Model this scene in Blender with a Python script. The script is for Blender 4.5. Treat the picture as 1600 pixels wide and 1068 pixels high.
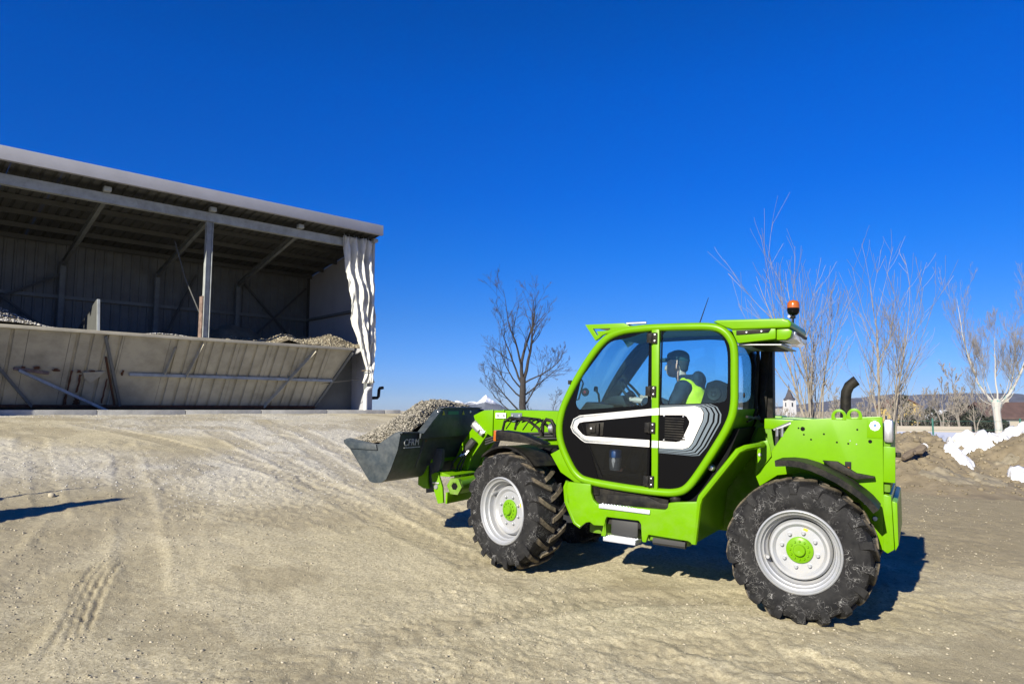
import bpy, bmesh, math, random
import numpy as np
from mathutils import Vector, Matrix, geometry

# ------------------------------------------------------------------ camera, sky, sun, exposure
for o in list(bpy.data.objects):
    bpy.data.objects.remove(o, do_unlink=True)
SC = bpy.context.scene
COL = SC.collection
R = math.radians
cam_d = bpy.data.cameras.new('camera')
cam = bpy.data.objects.new('camera', cam_d)
COL.objects.link(cam)
cam_d.sensor_width = 36.0
cam_d.lens = 24.75
cam_d.clip_start = 0.05
cam_d.clip_end = 30000
cam.location = (0, 0, 1.65)
cam.rotation_euler = (R(90 + 5.504), 0, 0)
SC.camera = cam

HAZE = 1.8e-5
SUN_AZ, SUN_EL = 33.5, 27.0          # light travels towards azimuth 30 deg right of the view axis
world = bpy.data.worlds.new('World')
SC.world = world
world.use_nodes = True
wt = world.node_tree
wt.nodes.clear()
w_out = wt.nodes.new('ShaderNodeOutputWorld')
w_bg = wt.nodes.new('ShaderNodeBackground')
w_sky = wt.nodes.new('ShaderNodeTexSky')
w_sky.sky_type = 'NISHITA'
w_sky.sun_disc = False
w_sky.sun_elevation = R(SUN_EL)
w_sky.sun_rotation = R(180 + SUN_AZ)
w_sky.altitude = 300
w_sky.air_density = 1.0
w_sky.dust_density = 0.15
w_sky.ozone_density = 4.0
w_bg.inputs['Strength'].default_value = 0.10
w_gam = wt.nodes.new('ShaderNodeGamma')
w_gam.inputs['Gamma'].default_value = 1.0
w_hsv = wt.nodes.new('ShaderNodeHueSaturation')
w_hsv.inputs['Saturation'].default_value = 1.25
w_hsv.inputs['Value'].default_value = 1.0
wt.links.new(w_sky.outputs[0], w_hsv.inputs['Color'])
# a polarised, very clear winter sky: tint of the Nishita sky by elevation
w_tc = wt.nodes.new('ShaderNodeTexCoord'); w_sep = wt.nodes.new('ShaderNodeSeparateXYZ')
w_rmp = wt.nodes.new('ShaderNodeValToRGB'); w_mul = wt.nodes.new('ShaderNodeMix'); w_mul.data_type = 'RGBA'; w_mul.blend_type = 'MULTIPLY'; w_mul.inputs[0].default_value = 1
wt.links.new(w_tc.outputs['Generated'], w_sep.inputs[0]); wt.links.new(w_sep.outputs[2], w_rmp.inputs[0])
SKY = [(0.0, (.24, .33, .66)), (.036, (.20, .30, .63)), (.127, (.145, .30, .58)), (.218, (.06, .31, .65)), (.30, (.02, .31, .72)), (.42, (.005, .335, .78)), (.52, (.004, .325, .72))]
while len(w_rmp.color_ramp.elements) < len(SKY): w_rmp.color_ramp.elements.new(.5)
for e, (p, c) in zip(w_rmp.color_ramp.elements, SKY): e.position = p
for e, (p, c) in zip(w_rmp.color_ramp.elements, SKY): e.color = (*c, 1)
wt.links.new(w_hsv.outputs[0], w_mul.inputs[6]); wt.links.new(w_rmp.outputs[0], w_mul.inputs[7])
wt.links.new(w_mul.outputs[2], w_bg.inputs['Color'])
wt.links.new(w_bg.outputs[0], w_out.inputs['Surface'])

sun_d = bpy.data.lights.new('sun', 'SUN')
sun_d.energy = 5.0
sun_d.angle = R(0.5)
sun_d.color = (1.0, 0.94, 0.80)
sun = bpy.data.objects.new('sun', sun_d)
COL.objects.link(sun)
sun.location = (-20, -30, 30)
SUND = Vector((math.sin(R(SUN_AZ)) * math.cos(R(SUN_EL)), math.cos(R(SUN_AZ)) * math.cos(R(SUN_EL)), -math.sin(R(SUN_EL))))
sun.rotation_euler = SUND.to_track_quat('-Z', 'Y').to_euler()

SC.view_settings.view_transform = 'Standard'
SC.view_settings.look = 'None'
SC.view_settings.exposure = 1.0
SC.view_settings.gamma = 1.0
SC.view_settings.use_curve_mapping = False
SC.render.engine = 'CYCLES'
SC.cycles.use_denoising = True
SC.cycles.max_bounces = 8
SC.cycles.transparent_max_bounces = 16
SC.cycles.volume_bounces = 0

# ------------------------------------------------------------------ noise + terrain
def _h(ix, iy, seed):
    with np.errstate(over='ignore'):
        h = (ix.astype(np.int64) * 374761393 + iy.astype(np.int64) * 668265263 + seed * 974634777) & 0xffffffff
        h = ((h ^ (h >> 13)) * 1274126177) & 0xffffffff
        h = h ^ (h >> 16)
    return h.astype(np.float64) / 4294967295.0
def vnoise(x, y, seed=0):
    x = np.asarray(x, float); y = np.asarray(y, float)
    ix = np.floor(x); iy = np.floor(y)
    fx = x - ix; fy = y - iy
    fx = fx * fx * (3 - 2 * fx); fy = fy * fy * (3 - 2 * fy)
    a = _h(ix, iy, seed); b = _h(ix + 1, iy, seed); c = _h(ix, iy + 1, seed); d = _h(ix + 1, iy + 1, seed)
    return (a * (1 - fx) + b * fx) * (1 - fy) + (c * (1 - fx) + d * fx) * fy * 1.0 - 0.5
def fbm(x, y, oct=4, seed=0, gain=0.5):
    s = 0; a = 1.0
    for i in range(oct):
        s = s + a * vnoise(x * 2 ** i + 17.3 * i, y * 2 ** i - 9.1 * i, seed + i); a *= gain
    return s
def sstep(a, b, x):
    t = np.clip((np.asarray(x, float) - a) / (b - a), 0, 1)
    return t * t * (3 - 2 * t)
_sx = np.linspace(-60, 120, 3601)
_sz = np.interp(_sx, [-60, 0, 2.7, 5.6, 10, 15, 20, 22.5, 60, 120], [-.22, -.17, -.1, .035, .45, 1.0, 1.42, 1.5, 1.5, 1.5])
_k = np.hanning(41); _k /= _k.sum()
_szs = np.convolve(np.pad(_sz, 20, mode='edge'), _k, mode='valid')
def base_h(x, y):
    x = np.asarray(x, float); y = np.asarray(y, float)
    s = -.69 * x + .724 * y; t = .724 * x + .69 * y
    z = np.interp(s, _sx, _szs)
    far = 1 - sstep(17.5, 29, t)
    z = np.where(z > 0, z * far, z)
    d = np.hypot(x, y)
    z = z - 0.025 * np.clip(d - 50, 0, 320)
    return z
TRK = [  # tractor tread ribs in the left foreground (world x, y)
    [(-3.96, 7.25), (-3.88, 6.7), (-3.66, 6.14), (-3.47, 5.71), (-3.29, 5.34), (-3.16, 5.0), (-3.0, 4.6)],
    [(-3.9, 7.3), (-3.81, 6.72), (-3.64, 6.23), (-3.4, 5.69), (-3.17, 5.23), (-3.02, 4.92), (-2.8, 4.45)],
    [(-3.85, 7.35), (-3.74, 6.71), (-3.53, 6.13), (-3.36, 5.73), (-3.15, 5.3), (-2.98, 4.98), (-2.74, 4.5)],
    [(-3.8, 7.4), (-3.68, 6.72), (-3.43, 6.06), (-3.26, 5.68), (-3.06, 5.25), (-2.92, 4.97), (-2.66, 4.5)]]
RUTS = [  # broad wheel marks: (polyline, half width, depth, lug pitch)
    ([(-10.1, 16.5), (-6.5, 14), (-4.4, 12.3), (-1.4, 9.8), (0.5, 6.0), (2.0, 3.5), (3, 2)], .22, .022, .24),
    ([(-8.5, 18.7), (-6.2, 15.6), (-4.2, 13.1), (-2.1, 9.9), (-0.7, 8.0), (1.5, 5.3), (4.5, 3.4)], .24, .026, .24),
    ([(-9.2, 13.6), (-6.0, 9.0), (-4.9, 6.7), (-4.4, 4.4)], .22, .016, .2),
    ([(-4.9, 10.3), (-4.2, 9.0), (-3.37, 7.57), (-3.0, 6.6)], .14, .02, .3),
    ([(-5.5, 16.5), (-3.8, 15.1), (-2.3, 13.2), (-1.2, 10.9)], .2, .03, .3),
    ([(-1.1, 5.3), (0.0, 6.3), (1.8, 6.7), (4.0, 6.6)], .2, .018, .2),
    ([(1.4, 5.5), (3.3, 6.3), (4.6, 6.5), (7, 6.4)], .24, .016, .22),
    ([(-2.5, 3.0), (-0.5, 3.9), (2.0, 4.3), (4.6, 4.5), (8, 4.4)], .22, .018, .22)]
SWEEPS = [  # long faint wheel tracks, mostly a change of tone
    ([(-8.33, 12.5), (-5.88, 9.08), (-4.44, 7.06), (-3.57, 5.48), (-3.31, 4.72)], .16),
    ([(-7.63, 13.88), (-4.58, 8.77), (-3.3, 6.49), (-2.71, 5.14), (-2.45, 4.2)], .20),
    ([(-7.9, 17.5), (-6.22, 14.69), (-3.25, 11.0), (-1.24, 8.72), (-0.4, 7.56)], .22),
    ([(-7.08, 20.5), (-4.9, 17), (-2.96, 13.73), (-1.01, 10.3), (-.4, 9.3)], .24),
    ([(-7.6, 20.7), (-5.5, 17), (-3.65, 13.73), (-1.7, 10.3), (-.5, 8.4)], .20),
    ([(-3.2, 2.6), (-1.6, 4.58), (-0.51, 5.84), (1.19, 6.73), (2.26, 7.3)], .22),
    ([(-2.5, 2.5), (-0.4, 4.62), (0.95, 5.41), (3.08, 5.85), (5.5, 5.5)], .24),
    ([(-1.6, 2.4), (0.1, 3.9), (1.34, 4.81), (2.77, 5.28), (5.5, 5.2)], .18),
    ([(2.6, 6.9), (4.2, 7.65), (6.18, 8.7), (9, 11)], .3), ([(3.4, 6.4), (5.4, 7.0), (8, 8.6)], .24)]
def poly_dist(x, y, pts):
    """distance, arc length and signed side of points to a polyline"""
    best = np.full(x.shape, 1e9); arc = np.zeros(x.shape); side = np.zeros(x.shape); L0 = 0
    # round the polyline off first
    P = np.array(pts, float)
    for _ in range(3):
        Q = [P[0]]
        for i in range(len(P) - 1):
            Q.append(P[i] * .75 + P[i + 1] * .25); Q.append(P[i] * .25 + P[i + 1] * .75)
        Q.append(P[-1]); P = np.array(Q)
    for i in range(len(P) - 1):
        a = P[i]; d = P[i + 1] - a; L = math.hypot(*d)
        if L < 1e-6: continue
        u = np.clip(((x - a[0]) * d[0] + (y - a[1]) * d[1]) / L ** 2, 0, 1)
        ex = x - a[0] - u * d[0]; ey = y - a[1] - u * d[1]
        dd = np.hypot(ex, ey); m = dd < best
        best = np.where(m, dd, best); arc = np.where(m, L0 + u * L, arc)
        side = np.where(m, np.sign(d[0] * ey - d[1] * ex), side); L0 += L
    return best, arc, side
def detail_h(x, y):
    """relief of the yard: clods, ruts, tread ribs; also returns damp and gravel masks"""
    d = np.hypot(x, y)
    near = 1 - sstep(26, 45, d)
    n1 = fbm(x * .35, y * .35, 3, 11)
    n2 = fbm(x * 1.7, y * 1.7, 4, 21)
    n3 = fbm(x * 9, y * 9, 3, 31)
    n4 = fbm(x * 27, y * 27, 2, 41)
    rough = sstep(-.15, .35, fbm(x * .55 + 3, y * .55, 3, 51))
    z = .055 * n1 + .016 * n2 + (.005 + .009 * rough) * n3 + (.003 + .0055 * rough) * n4
    clod = np.clip(fbm(x * 14, y * 14, 2, 61) - .30, 0, 1)
    z = z + clod * .034 * (.2 + rough)
    damp = sstep(.12, .42, fbm(x * .33 + 7, y * .33 + 2, 4, 71)) * .55
    for pts, hw, dep, pit in RUTS:
        b, arc, side = poly_dist(x, y, pts)
        fade = sstep(-.25, .15, fbm(x * .45, y * .45, 2, 81 + int(pit * 100)))
        core = 1 - sstep(hw * .7, hw * 1.25, b)
        lug = np.clip(np.sin(2 * math.pi * (arc + b * .8 * 1.0) / pit) * 2 + .2, -1, 1)
        z = z + fade * (-dep * .5 * core + dep * .18 * core * lug * sstep(0.02, .06, b) + dep * .35 * np.exp(-((b - hw * 1.3) / (.35 * hw)) ** 2))
        damp = np.maximum(damp, .50 * fade * core * (.75 + .25 * lug))
    for j, (pts, hw) in enumerate(SWEEPS):
        b, arc, side = poly_dist(x, y, pts); b = b + .05 * n2
        fade = sstep(-.35, .2, fbm(x * .7 + j, y * .7, 3, 181)) * (.55 + .45 * sstep(0, 1.2, arc))
        core = 1 - sstep(hw * .55, hw * 1.2, b); rim_ = np.exp(-((b - hw * 1.25) / (.3 * hw)) ** 2)
        lug = np.sin(2 * math.pi * (arc + b * .9) / .19)
        z = z + fade * (-.007 * core + (.0035 * core * np.clip(lug * 1.5, -1, 1) * sstep(.02, .08, b) if j not in (0, 1) else 0) + .006 * rim_)
        damp = np.maximum(damp, .50 * fade * core * (.8 + .2 * lug)) * (1 - .5 * fade * rim_)
    for j, pts in enumerate(TRK):
        b, arc, side = poly_dist(x, y, pts)
        wob = .006 * np.sin(arc * 23 + j) + .003 * np.sin(arc * 41 + 2 * j)
        bb = np.abs(b * side + wob)
        fd = sstep(0.1, .9, arc) * (1 - sstep(2.1, 2.9, arc + j * .05)) * (.75 + .8 * fbm(arc * 2.5, arc * 0 + j, 2, 83))
        z = z + fd * (-.010 * np.exp(-(bb / .018) ** 2) + .003 * np.exp(-((bb - .04) / .02) ** 2))
        damp = np.maximum(damp, .75 * fd * np.exp(-(bb / .022) ** 2))  # groove lines darkened in colour for their shade, carried by this mask
    # grey gravel spill fanning down from the hoppers
    s = -.69 * x + .724 * y; t = .724 * x + .69 * y
    g = sstep(7, 13, s) * (1 - sstep(21.9, 22.4, s) * .2) * sstep(-.42, .12, fbm(x * .28 + 4, y * .28, 4, 91)) * (1 - sstep(11, 14.5, t + .4 * fbm(x * .4, y * .4, 2, 97) * 6))
    dk = (1 - sstep(-4.2, -3.75, x + .45 * n1 + .2 * n2 + (y - 5.4) * .12)) * (1 - sstep(8.5, 12.0, y + 2 * n1)) * (.85 + .5 * n2)
    g = np.maximum(g * (1 - .8 * dk), .30 * dk); damp = np.maximum(damp, .8 * dk)
    # darker packed soil on the right, in front of the heap
    damp = np.maximum(damp, .95 * sstep(3.4, 5.4, x - .2 * (y - 9) + 1.6 * n1) * sstep(6.6, 9.2, y + 1.2 * n2))
    damp = np.maximum(damp, (.50 + .12 * sstep(0, 3, x)) * sstep(-.02, .34, fbm(x * 1.1 + .5 * y, y * .8 - .3 * x, 5, 75, .6)))
    z = z + .012 * g * n4 * 2
    return z * near, np.clip(damp, 0, 1), np.clip(g, 0, 1)
def gz(x, y):
    x = np.atleast_1d(np.asarray(x, float)); y = np.atleast_1d(np.asarray(y, float))
    return base_h(x, y) + detail_h(x, y)[0]

# ------------------------------------------------------------------ materials
def mat(name, col=(.5, .5, .5), rough=.6, metal=0.0, coat=0.0, spec=None, noise=0.0, nscale=8.0, bump=0.0, bscale=60.0, col2=None, mixs=None):
    m = bpy.data.materials.new(name); m.use_nodes = True
    nt = m.node_tree; b = nt.nodes['Principled BSDF']
    b.inputs['Base Color'].default_value = (*col, 1); b.inputs['Roughness'].default_value = rough
    b.inputs['Metallic'].default_value = metal; b.inputs['Coat Weight'].default_value = coat
    if spec is not None: b.inputs['Specular IOR Level'].default_value = spec
    tc = nt.nodes.new('ShaderNodeTexCoord')
    if noise or col2:
        n = nt.nodes.new('ShaderNodeTexNoise'); n.inputs['Scale'].default_value = nscale; n.inputs['Detail'].default_value = 6; n.inputs['Roughness'].default_value = .65
        nt.links.new(tc.outputs['Object'], n.inputs['Vector'])
        r = nt.nodes.new('ShaderNodeValToRGB')
        lo, hi = mixs or (.35, .65)
        r.color_ramp.elements[0].position = lo; r.color_ramp.elements[1].position = hi
        c2 = col2 or tuple(c * (1 - noise) for c in col)
        r.color_ramp.elements[0].color = (*c2, 1); r.color_ramp.elements[1].color = (*col, 1)
        nt.links.new(n.outputs['Fac'], r.inputs[0]); nt.links.new(r.outputs[0], b.inputs['Base Color'])
    if bump:
        n2 = nt.nodes.new('ShaderNodeTexNoise'); n2.inputs['Scale'].default_value = bscale; n2.inputs['Detail'].default_value = 5
        nt.links.new(tc.outputs['Object'], n2.inputs['Vector'])
        bp = nt.nodes.new('ShaderNodeBump'); bp.inputs['Strength'].default_value = bump; bp.inputs['Distance'].default_value = .02
        nt.links.new(n2.outputs['Fac'], bp.inputs['Height']); nt.links.new(bp.outputs[0], b.inputs['Normal'])
    return m
M = {}
M['green'] = mat('green_paint', (.112, .268, .0002), .30, coat=.0, spec=.16, noise=.08, nscale=5)
M['green_dark'] = mat('green_paint_dusty', (.095, .23, .001), .5, spec=.12, noise=.25, nscale=9)
M['black'] = mat('black_plastic', (.006, .006, .0065), .5, spec=.1)
M['black_gloss'] = mat('black_gloss', (.003, .003, .0035), .15, spec=.12)
M['black_matt'] = mat('black_matt', (.004, .004, .0045), .85, spec=.15)
M['dark_steel'] = mat('bucket_paint', (.024, .036, .045), .5, noise=.35, nscale=14, bump=.08, bscale=40)
M['steel'] = mat('steel', (.55, .55, .55), .38, metal=.9, noise=.2, nscale=30)
M['zinc'] = mat('zinc_tread', (.62, .64, .68), .42, metal=.7, noise=.15, nscale=40, bump=.2, bscale=150)
M['silver'] = mat('silver_rim', (.345, .355, .375), .40, metal=.3, noise=.1, nscale=12)
M['white'] = mat('white_vinyl', (.54, .53, .505), .4)
M['grey_film'] = mat('grey_vinyl', (.085, .11, .13), .4)
M['orange'] = mat('orange_lens', (.32, .078, .002), .2, coat=.5)
M['red'] = mat('red_lens', (.2, .015, .008), .3)
M['yellow'] = mat('yellow_sticker', (.75, .42, .01), .5)
M['yellow_dark'] = mat('yellow_decal', (.45, .40, .02), .6)
M['green_decal'] = mat('green_decal', (.02, .16, .08), .6)
M['white_paint'] = mat('white_lettering', (.55, .56, .54), .5, noise=.5, nscale=60)
M['rubber_hose'] = mat('rubber_hose', (.02, .02, .02), .6)
M['blue'] = mat('blue_plastic', (.02, .12, .35), .4)
M['lens'] = mat('lamp_lens', (.7, .72, .74), .12, coat=.6)
M['skin'] = mat('skin', (.60, .33, .24), .5)
M['navy'] = mat('navy_jacket', (.010, .017, .032), .8, noise=.5, nscale=14, bump=.9, bscale=16)
M['cap'] = mat('cap_cloth', (.010, .035, .035), .85)
M['hivis'] = mat('hivis_vest', (.74, .72, .003), .6, bump=.9, bscale=15)
M['seat'] = mat('seat_cloth', (.02, .02, .022), .9)
def add_dust(m, amt, zlo=None, zhi=None, tint=(.30, .26, .18)):
    nt = m.node_tree; b = nt.nodes['Principled BSDF']; tc = nt.nodes.new('ShaderNodeTexCoord')
    n = nt.nodes.new('ShaderNodeTexNoise'); n.inputs['Scale'].default_value = 7; n.inputs['Detail'].default_value = 9; n.inputs['Roughness'].default_value = .78
    nt.links.new(tc.outputs['Object'], n.inputs['Vector'])
    mr = nt.nodes.new('ShaderNodeMapRange'); mr.inputs[1].default_value = .42; mr.inputs[2].default_value = .72; mr.inputs[4].default_value = amt
    nt.links.new(n.outputs['Fac'], mr.inputs[0]); fac = mr.outputs[0]
    if zlo is not None:
        sp = nt.nodes.new('ShaderNodeSeparateXYZ'); nt.links.new(tc.outputs['Object'], sp.inputs[0])
        zr = nt.nodes.new('ShaderNodeMapRange'); zr.inputs[1].default_value = zlo; zr.inputs[2].default_value = zhi; zr.inputs[3].default_value = 1; zr.inputs[4].default_value = .18
        nt.links.new(sp.outputs[2], zr.inputs[0]); mu = nt.nodes.new('ShaderNodeMath'); mu.operation = 'MULTIPLY'; nt.links.new(fac, mu.inputs[0]); nt.links.new(zr.outputs[0], mu.inputs[1]); fac = mu.outputs[0]
    mx = nt.nodes.new('ShaderNodeMix'); mx.data_type = 'RGBA'; mx.inputs[7].default_value = (*tint, 1); nt.links.new(fac, mx.inputs[0])
    if b.inputs['Base Color'].is_linked: nt.links.new(b.inputs['Base Color'].links[0].from_socket, mx.inputs[6])
    else: mx.inputs[6].default_value = b.inputs['Base Color'].default_value
    nt.links.new(mx.outputs[2], b.inputs['Base Color'])
    ra = nt.nodes.new('ShaderNodeMath'); ra.operation = 'MULTIPLY_ADD'; ra.inputs[1].default_value = .5; ra.inputs[2].default_value = b.inputs['Roughness'].default_value; nt.links.new(fac, ra.inputs[0]); nt.links.new(ra.outputs[0], b.inputs['Roughness'])
add_dust(M['green'], .11, .55, 1.15); add_dust(M['green_dark'], .45, .6, 1.3); add_dust(M['silver'], .38); add_dust(M['dark_steel'], .12); add_dust(M['black'], .10)
def glass_mat(name, tint, gl=.08):
    m = bpy.data.materials.new(name); m.use_nodes = True
    nt = m.node_tree; nt.nodes.clear()
    out = nt.nodes.new('ShaderNodeOutputMaterial'); mx = nt.nodes.new('ShaderNodeMixShader')
    tr = nt.nodes.new('ShaderNodeBsdfTransparent'); tr.inputs[0].default_value = (*tint, 1)
    g = nt.nodes.new('ShaderNodeBsdfGlossy'); g.inputs['Roughness'].default_value = .02; g.inputs[0].default_value = (.9, .95, 1, 1)
    lw = nt.nodes.new('ShaderNodeLayerWeight'); lw.inputs[0].default_value = .5
    pw = nt.nodes.new('ShaderNodeMath'); pw.operation = 'POWER'; pw.inputs[1].default_value = 4.5; nt.links.new(lw.outputs['Facing'], pw.inputs[0])
    fr = nt.nodes.new('ShaderNodeMath'); fr.operation = 'MULTIPLY_ADD'; fr.inputs[1].default_value = .8; fr.inputs[2].default_value = gl * .5; nt.links.new(pw.outputs[0], fr.inputs[0])
    nt.links.new(fr.outputs[0], mx.inputs[0]); nt.links.new(tr.outputs[0], mx.inputs[1]); nt.links.new(g.outputs[0], mx.inputs[2])
    nt.links.new(mx.outputs[0], out.inputs[0])
    return m
M['glass'] = glass_mat('tinted_glass', (.74, .90, .95))
M['glass_dark'] = glass_mat('smoked_glass', (.45, .47, .5))

def ramp_noise(nt, vec, scale, detail, rough, lo, hi, c0, c1):
    n = nt.nodes.new('ShaderNodeTexNoise'); n.inputs['Scale'].default_value = scale; n.inputs['Detail'].default_value = detail; n.inputs['Roughness'].default_value = rough
    nt.links.new(vec, n.inputs['Vector'])
    r = nt.nodes.new('ShaderNodeValToRGB'); r.color_ramp.elements[0].position = lo; r.color_ramp.elements[1].position = hi
    r.color_ramp.elements[0].color = (*c0, 1); r.color_ramp.elements[1].color = (*c1, 1)
    nt.links.new(n.outputs['Fac'], r.inputs[0])
    return r.outputs[0], n
def mixc(nt, fac, a, b, mode='MIX'):
    m = nt.nodes.new('ShaderNodeMix'); m.data_type = 'RGBA'; m.blend_type = mode
    for s, v in ((0, fac), (6, a), (7, b)):
        if hasattr(v, 'is_output'): nt.links.new(v, m.inputs[s])
        elif isinstance(v, (int, float)): m.inputs[s].default_value = v
        else: m.inputs[s].default_value = (*v, 1)
    return m.outputs[2]
def ground_mat():
    m = bpy.data.materials.new('yard_dirt'); m.use_nodes = True
    nt = m.node_tree; b = nt.nodes['Principled BSDF']; b.inputs['Roughness'].default_value = .95; b.inputs['Specular IOR Level'].default_value = .15
    geo = nt.nodes.new('ShaderNodeNewGeometry'); P = geo.outputs['Position']
    sand, _ = ramp_noise(nt, P, 1.1, 8, .7, .3, .7, (.44, .39, .262), (.53, .473, .332))
    spk, _ = ramp_noise(nt, P, 34, 7, .8, .36, .60, (.50, .48, .43), (1.06, 1.055, 1.03))  # dark speckle paints the small shadows of the grit into the colour
    c = mixc(nt, 1.0, sand, spk, 'MULTIPLY')
    grav, _ = ramp_noise(nt, P, 34, 6, .8, .36, .64, (.27, .25, .20), (.55, .52, .435))
    at = nt.nodes.new('ShaderNodeAttribute'); at.attribute_name = 'gravelly'
    c = mixc(nt, at.outputs['Fac'], c, grav)
    dmp, _ = ramp_noise(nt, P, 6, 6, .7, .3, .7, (.195, .163, .098), (.275, .232, .145))
    at2 = nt.nodes.new('ShaderNodeAttribute'); at2.attribute_name = 'damp'
    c = mixc(nt, at2.outputs['Fac'], c, dmp)
    nt.links.new(c, b.inputs['Base Color'])
    n = nt.nodes.new('ShaderNodeTexNoise'); n.inputs['Scale'].default_value = 45; n.inputs['Detail'].default_value = 8; n.inputs['Roughness'].default_value = .75
    nt.links.new(P, n.inputs['Vector'])
    bp = nt.nodes.new('ShaderNodeBump'); bp.inputs['Strength'].default_value = .8; bp.inputs['Distance'].default_value = .014
    nt.links.new(n.outputs['Fac'], bp.inputs['Height']); nt.links.new(bp.outputs[0], b.inputs['Normal'])
    return m
M['ground'] = ground_mat()
def stone_mat(name, c0, c1):
    m = bpy.data.materials.new(name); m.use_nodes = True
    nt = m.node_tree; b = nt.nodes['Principled BSDF']; b.inputs['Roughness'].default_value = .9
    geo = nt.nodes.new('ShaderNodeNewGeometry')
    r = nt.nodes.new('ShaderNodeValToRGB'); r.color_ramp.elements[0].color = (*c0, 1); r.color_ramp.elements[1].color = (*c1, 1)
    nt.links.new(geo.outputs['Random Per Island'], r.inputs[0]); nt.links.new(r.outputs[0], b.inputs['Base Color'])
    return m
M['clod'] = stone_mat('soil_clods', (.10, .08, .05), (.22, .18, .115))
M['pebble'] = stone_mat('pebbles', (.18, .155, .105), (.40, .355, .26))
M['gravel'] = stone_mat('heap_gravel', (.085, .078, .060), (.31, .28, .222))
M['gravel_grey'] = stone_mat('grey_gravel', (.25, .24, .215), (.52, .50, .455))
M['gravel_core'] = mat('gravel_core', (.15, .125, .085), .95, noise=.5, nscale=30, bump=.6, bscale=60)
def tyre_mat():
    m = mat('tyre_rubber', (.020, .020, .022), .8, spec=.18)
    nt = m.node_tree; b = nt.nodes['Principled BSDF']
    tc = nt.nodes.new('ShaderNodeTexCoord')
    w = nt.nodes.new('ShaderNodeTexNoise'); w.inputs['Scale'].default_value = 5; w.inputs['Detail'].default_value = 3
    nt.links.new(tc.outputs['Object'], w.inputs['Vector'])
    vm = nt.nodes.new('ShaderNodeVectorMath'); vm.operation = 'MULTIPLY_ADD'; vm.inputs[1].default_value = (.5, .5, .5)
    nt.links.new(w.outputs['Color'], vm.inputs[0]); nt.links.new(tc.outputs['Object'], vm.inputs[2])
    facs = []
    for sc, th in ((8, .010), (15, .014), (4.3, .0055)):
        v = nt.nodes.new('ShaderNodeTexVoronoi'); v.feature = 'DISTANCE_TO_EDGE'; v.inputs['Scale'].default_value = sc
        nt.links.new(vm.outputs[0], v.inputs['Vector'])
        mr = nt.nodes.new('ShaderNodeMapRange'); mr.inputs[1].default_value = 0; mr.inputs[2].default_value = th; mr.inputs[3].default_value = 1; mr.inputs[4].default_value = 0
        nt.links.new(v.outputs['Distance'], mr.inputs[0]); facs.append(mr.outputs[0])
    mk = nt.nodes.new('ShaderNodeTexNoise'); mk.inputs['Scale'].default_value = 11; mk.inputs['Detail'].default_value = 4
    nt.links.new(tc.outputs['Object'], mk.inputs['Vector'])
    mr2 = nt.nodes.new('ShaderNodeMapRange'); mr2.inputs[1].default_value = .46; mr2.inputs[2].default_value = .60
    nt.links.new(mk.outputs['Fac'], mr2.inputs[0])
    mx = nt.nodes.new('ShaderNodeMath'); mx.operation = 'MAXIMUM'; nt.links.new(facs[0], mx.inputs[0]); nt.links.new(facs[1], mx.inputs[1])
    mx2 = nt.nodes.new('ShaderNodeMath'); mx2.operation = 'MAXIMUM'; nt.links.new(mx.outputs[0], mx2.inputs[0]); nt.links.new(facs[2], mx2.inputs[1])
    ml = nt.nodes.new('ShaderNodeMath'); ml.operation = 'MULTIPLY'; nt.links.new(mx2.outputs[0], ml.inputs[0]); nt.links.new(mr2.outputs[0], ml.inputs[1])
    dust, _ = ramp_noise(nt, tc.outputs['Object'], 9, 6, .7, .35, .75, (.007, .007, .0078), (.024, .0232, .0225))
    c = mixc(nt, ml.outputs[0], dust, (.24, .235, .225))
    # dried mud on the crown of the tread: radius from the axle
    sx = nt.nodes.new('ShaderNodeSeparateXYZ'); nt.links.new(tc.outputs['Object'], sx.inputs[0])
    cx = nt.nodes.new('ShaderNodeCombineXYZ'); nt.links.new(sx.outputs[0], cx.inputs[0]); nt.links.new(sx.outputs[2], cx.inputs[2])
    ln = nt.nodes.new('ShaderNodeVectorMath'); ln.operation = 'LENGTH'; nt.links.new(cx.outputs[0], ln.inputs[0])
    mr3 = nt.nodes.new('ShaderNodeMapRange'); mr3.inputs[1].default_value = .572; mr3.inputs[2].default_value = .586
    nt.links.new(ln.outputs['Value'], mr3.inputs[0])
    mud, _ = ramp_noise(nt, tc.outputs['Object'], 18, 5, .7, .35, .6, (.045, .038, .028), (.15, .122, .082))
    c = mixc(nt, mr3.outputs[0], c, mud)
    nt.links.new(c, b.inputs['Base Color'])
    return m
M['tyre'] = tyre_mat()
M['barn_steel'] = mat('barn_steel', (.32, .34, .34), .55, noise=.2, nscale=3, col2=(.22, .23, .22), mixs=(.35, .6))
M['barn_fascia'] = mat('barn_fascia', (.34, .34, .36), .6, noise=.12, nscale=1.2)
M['barn_steel_shaded'] = mat('shaded_barn_steel', (.15, .16, .155), .7, noise=.3, nscale=3)  # darker copy of the barn steel, interior shade put into the colour
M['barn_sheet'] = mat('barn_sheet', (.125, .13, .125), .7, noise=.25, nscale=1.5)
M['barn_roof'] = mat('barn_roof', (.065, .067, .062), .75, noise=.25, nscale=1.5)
M['hopper'] = mat('hopper_steel', (.40, .365, .275), .65, noise=.35, nscale=1.4, mixs=(.3, .6))
M['rust'] = mat('rust', (.10, .04, .018), .9, noise=.5, nscale=9)
M['rusty'] = mat('rusty_edge', (.22, .15, .12), .85, noise=.6, nscale=5)
M['concrete'] = mat('concrete', (.40, .39, .36), .9, noise=.3, nscale=2.5, bump=.3, bscale=30)
M['tarp'] = mat('tarpaulin', (.60, .59, .54), .55, noise=.2, nscale=2, bump=.25, bscale=7)
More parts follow.
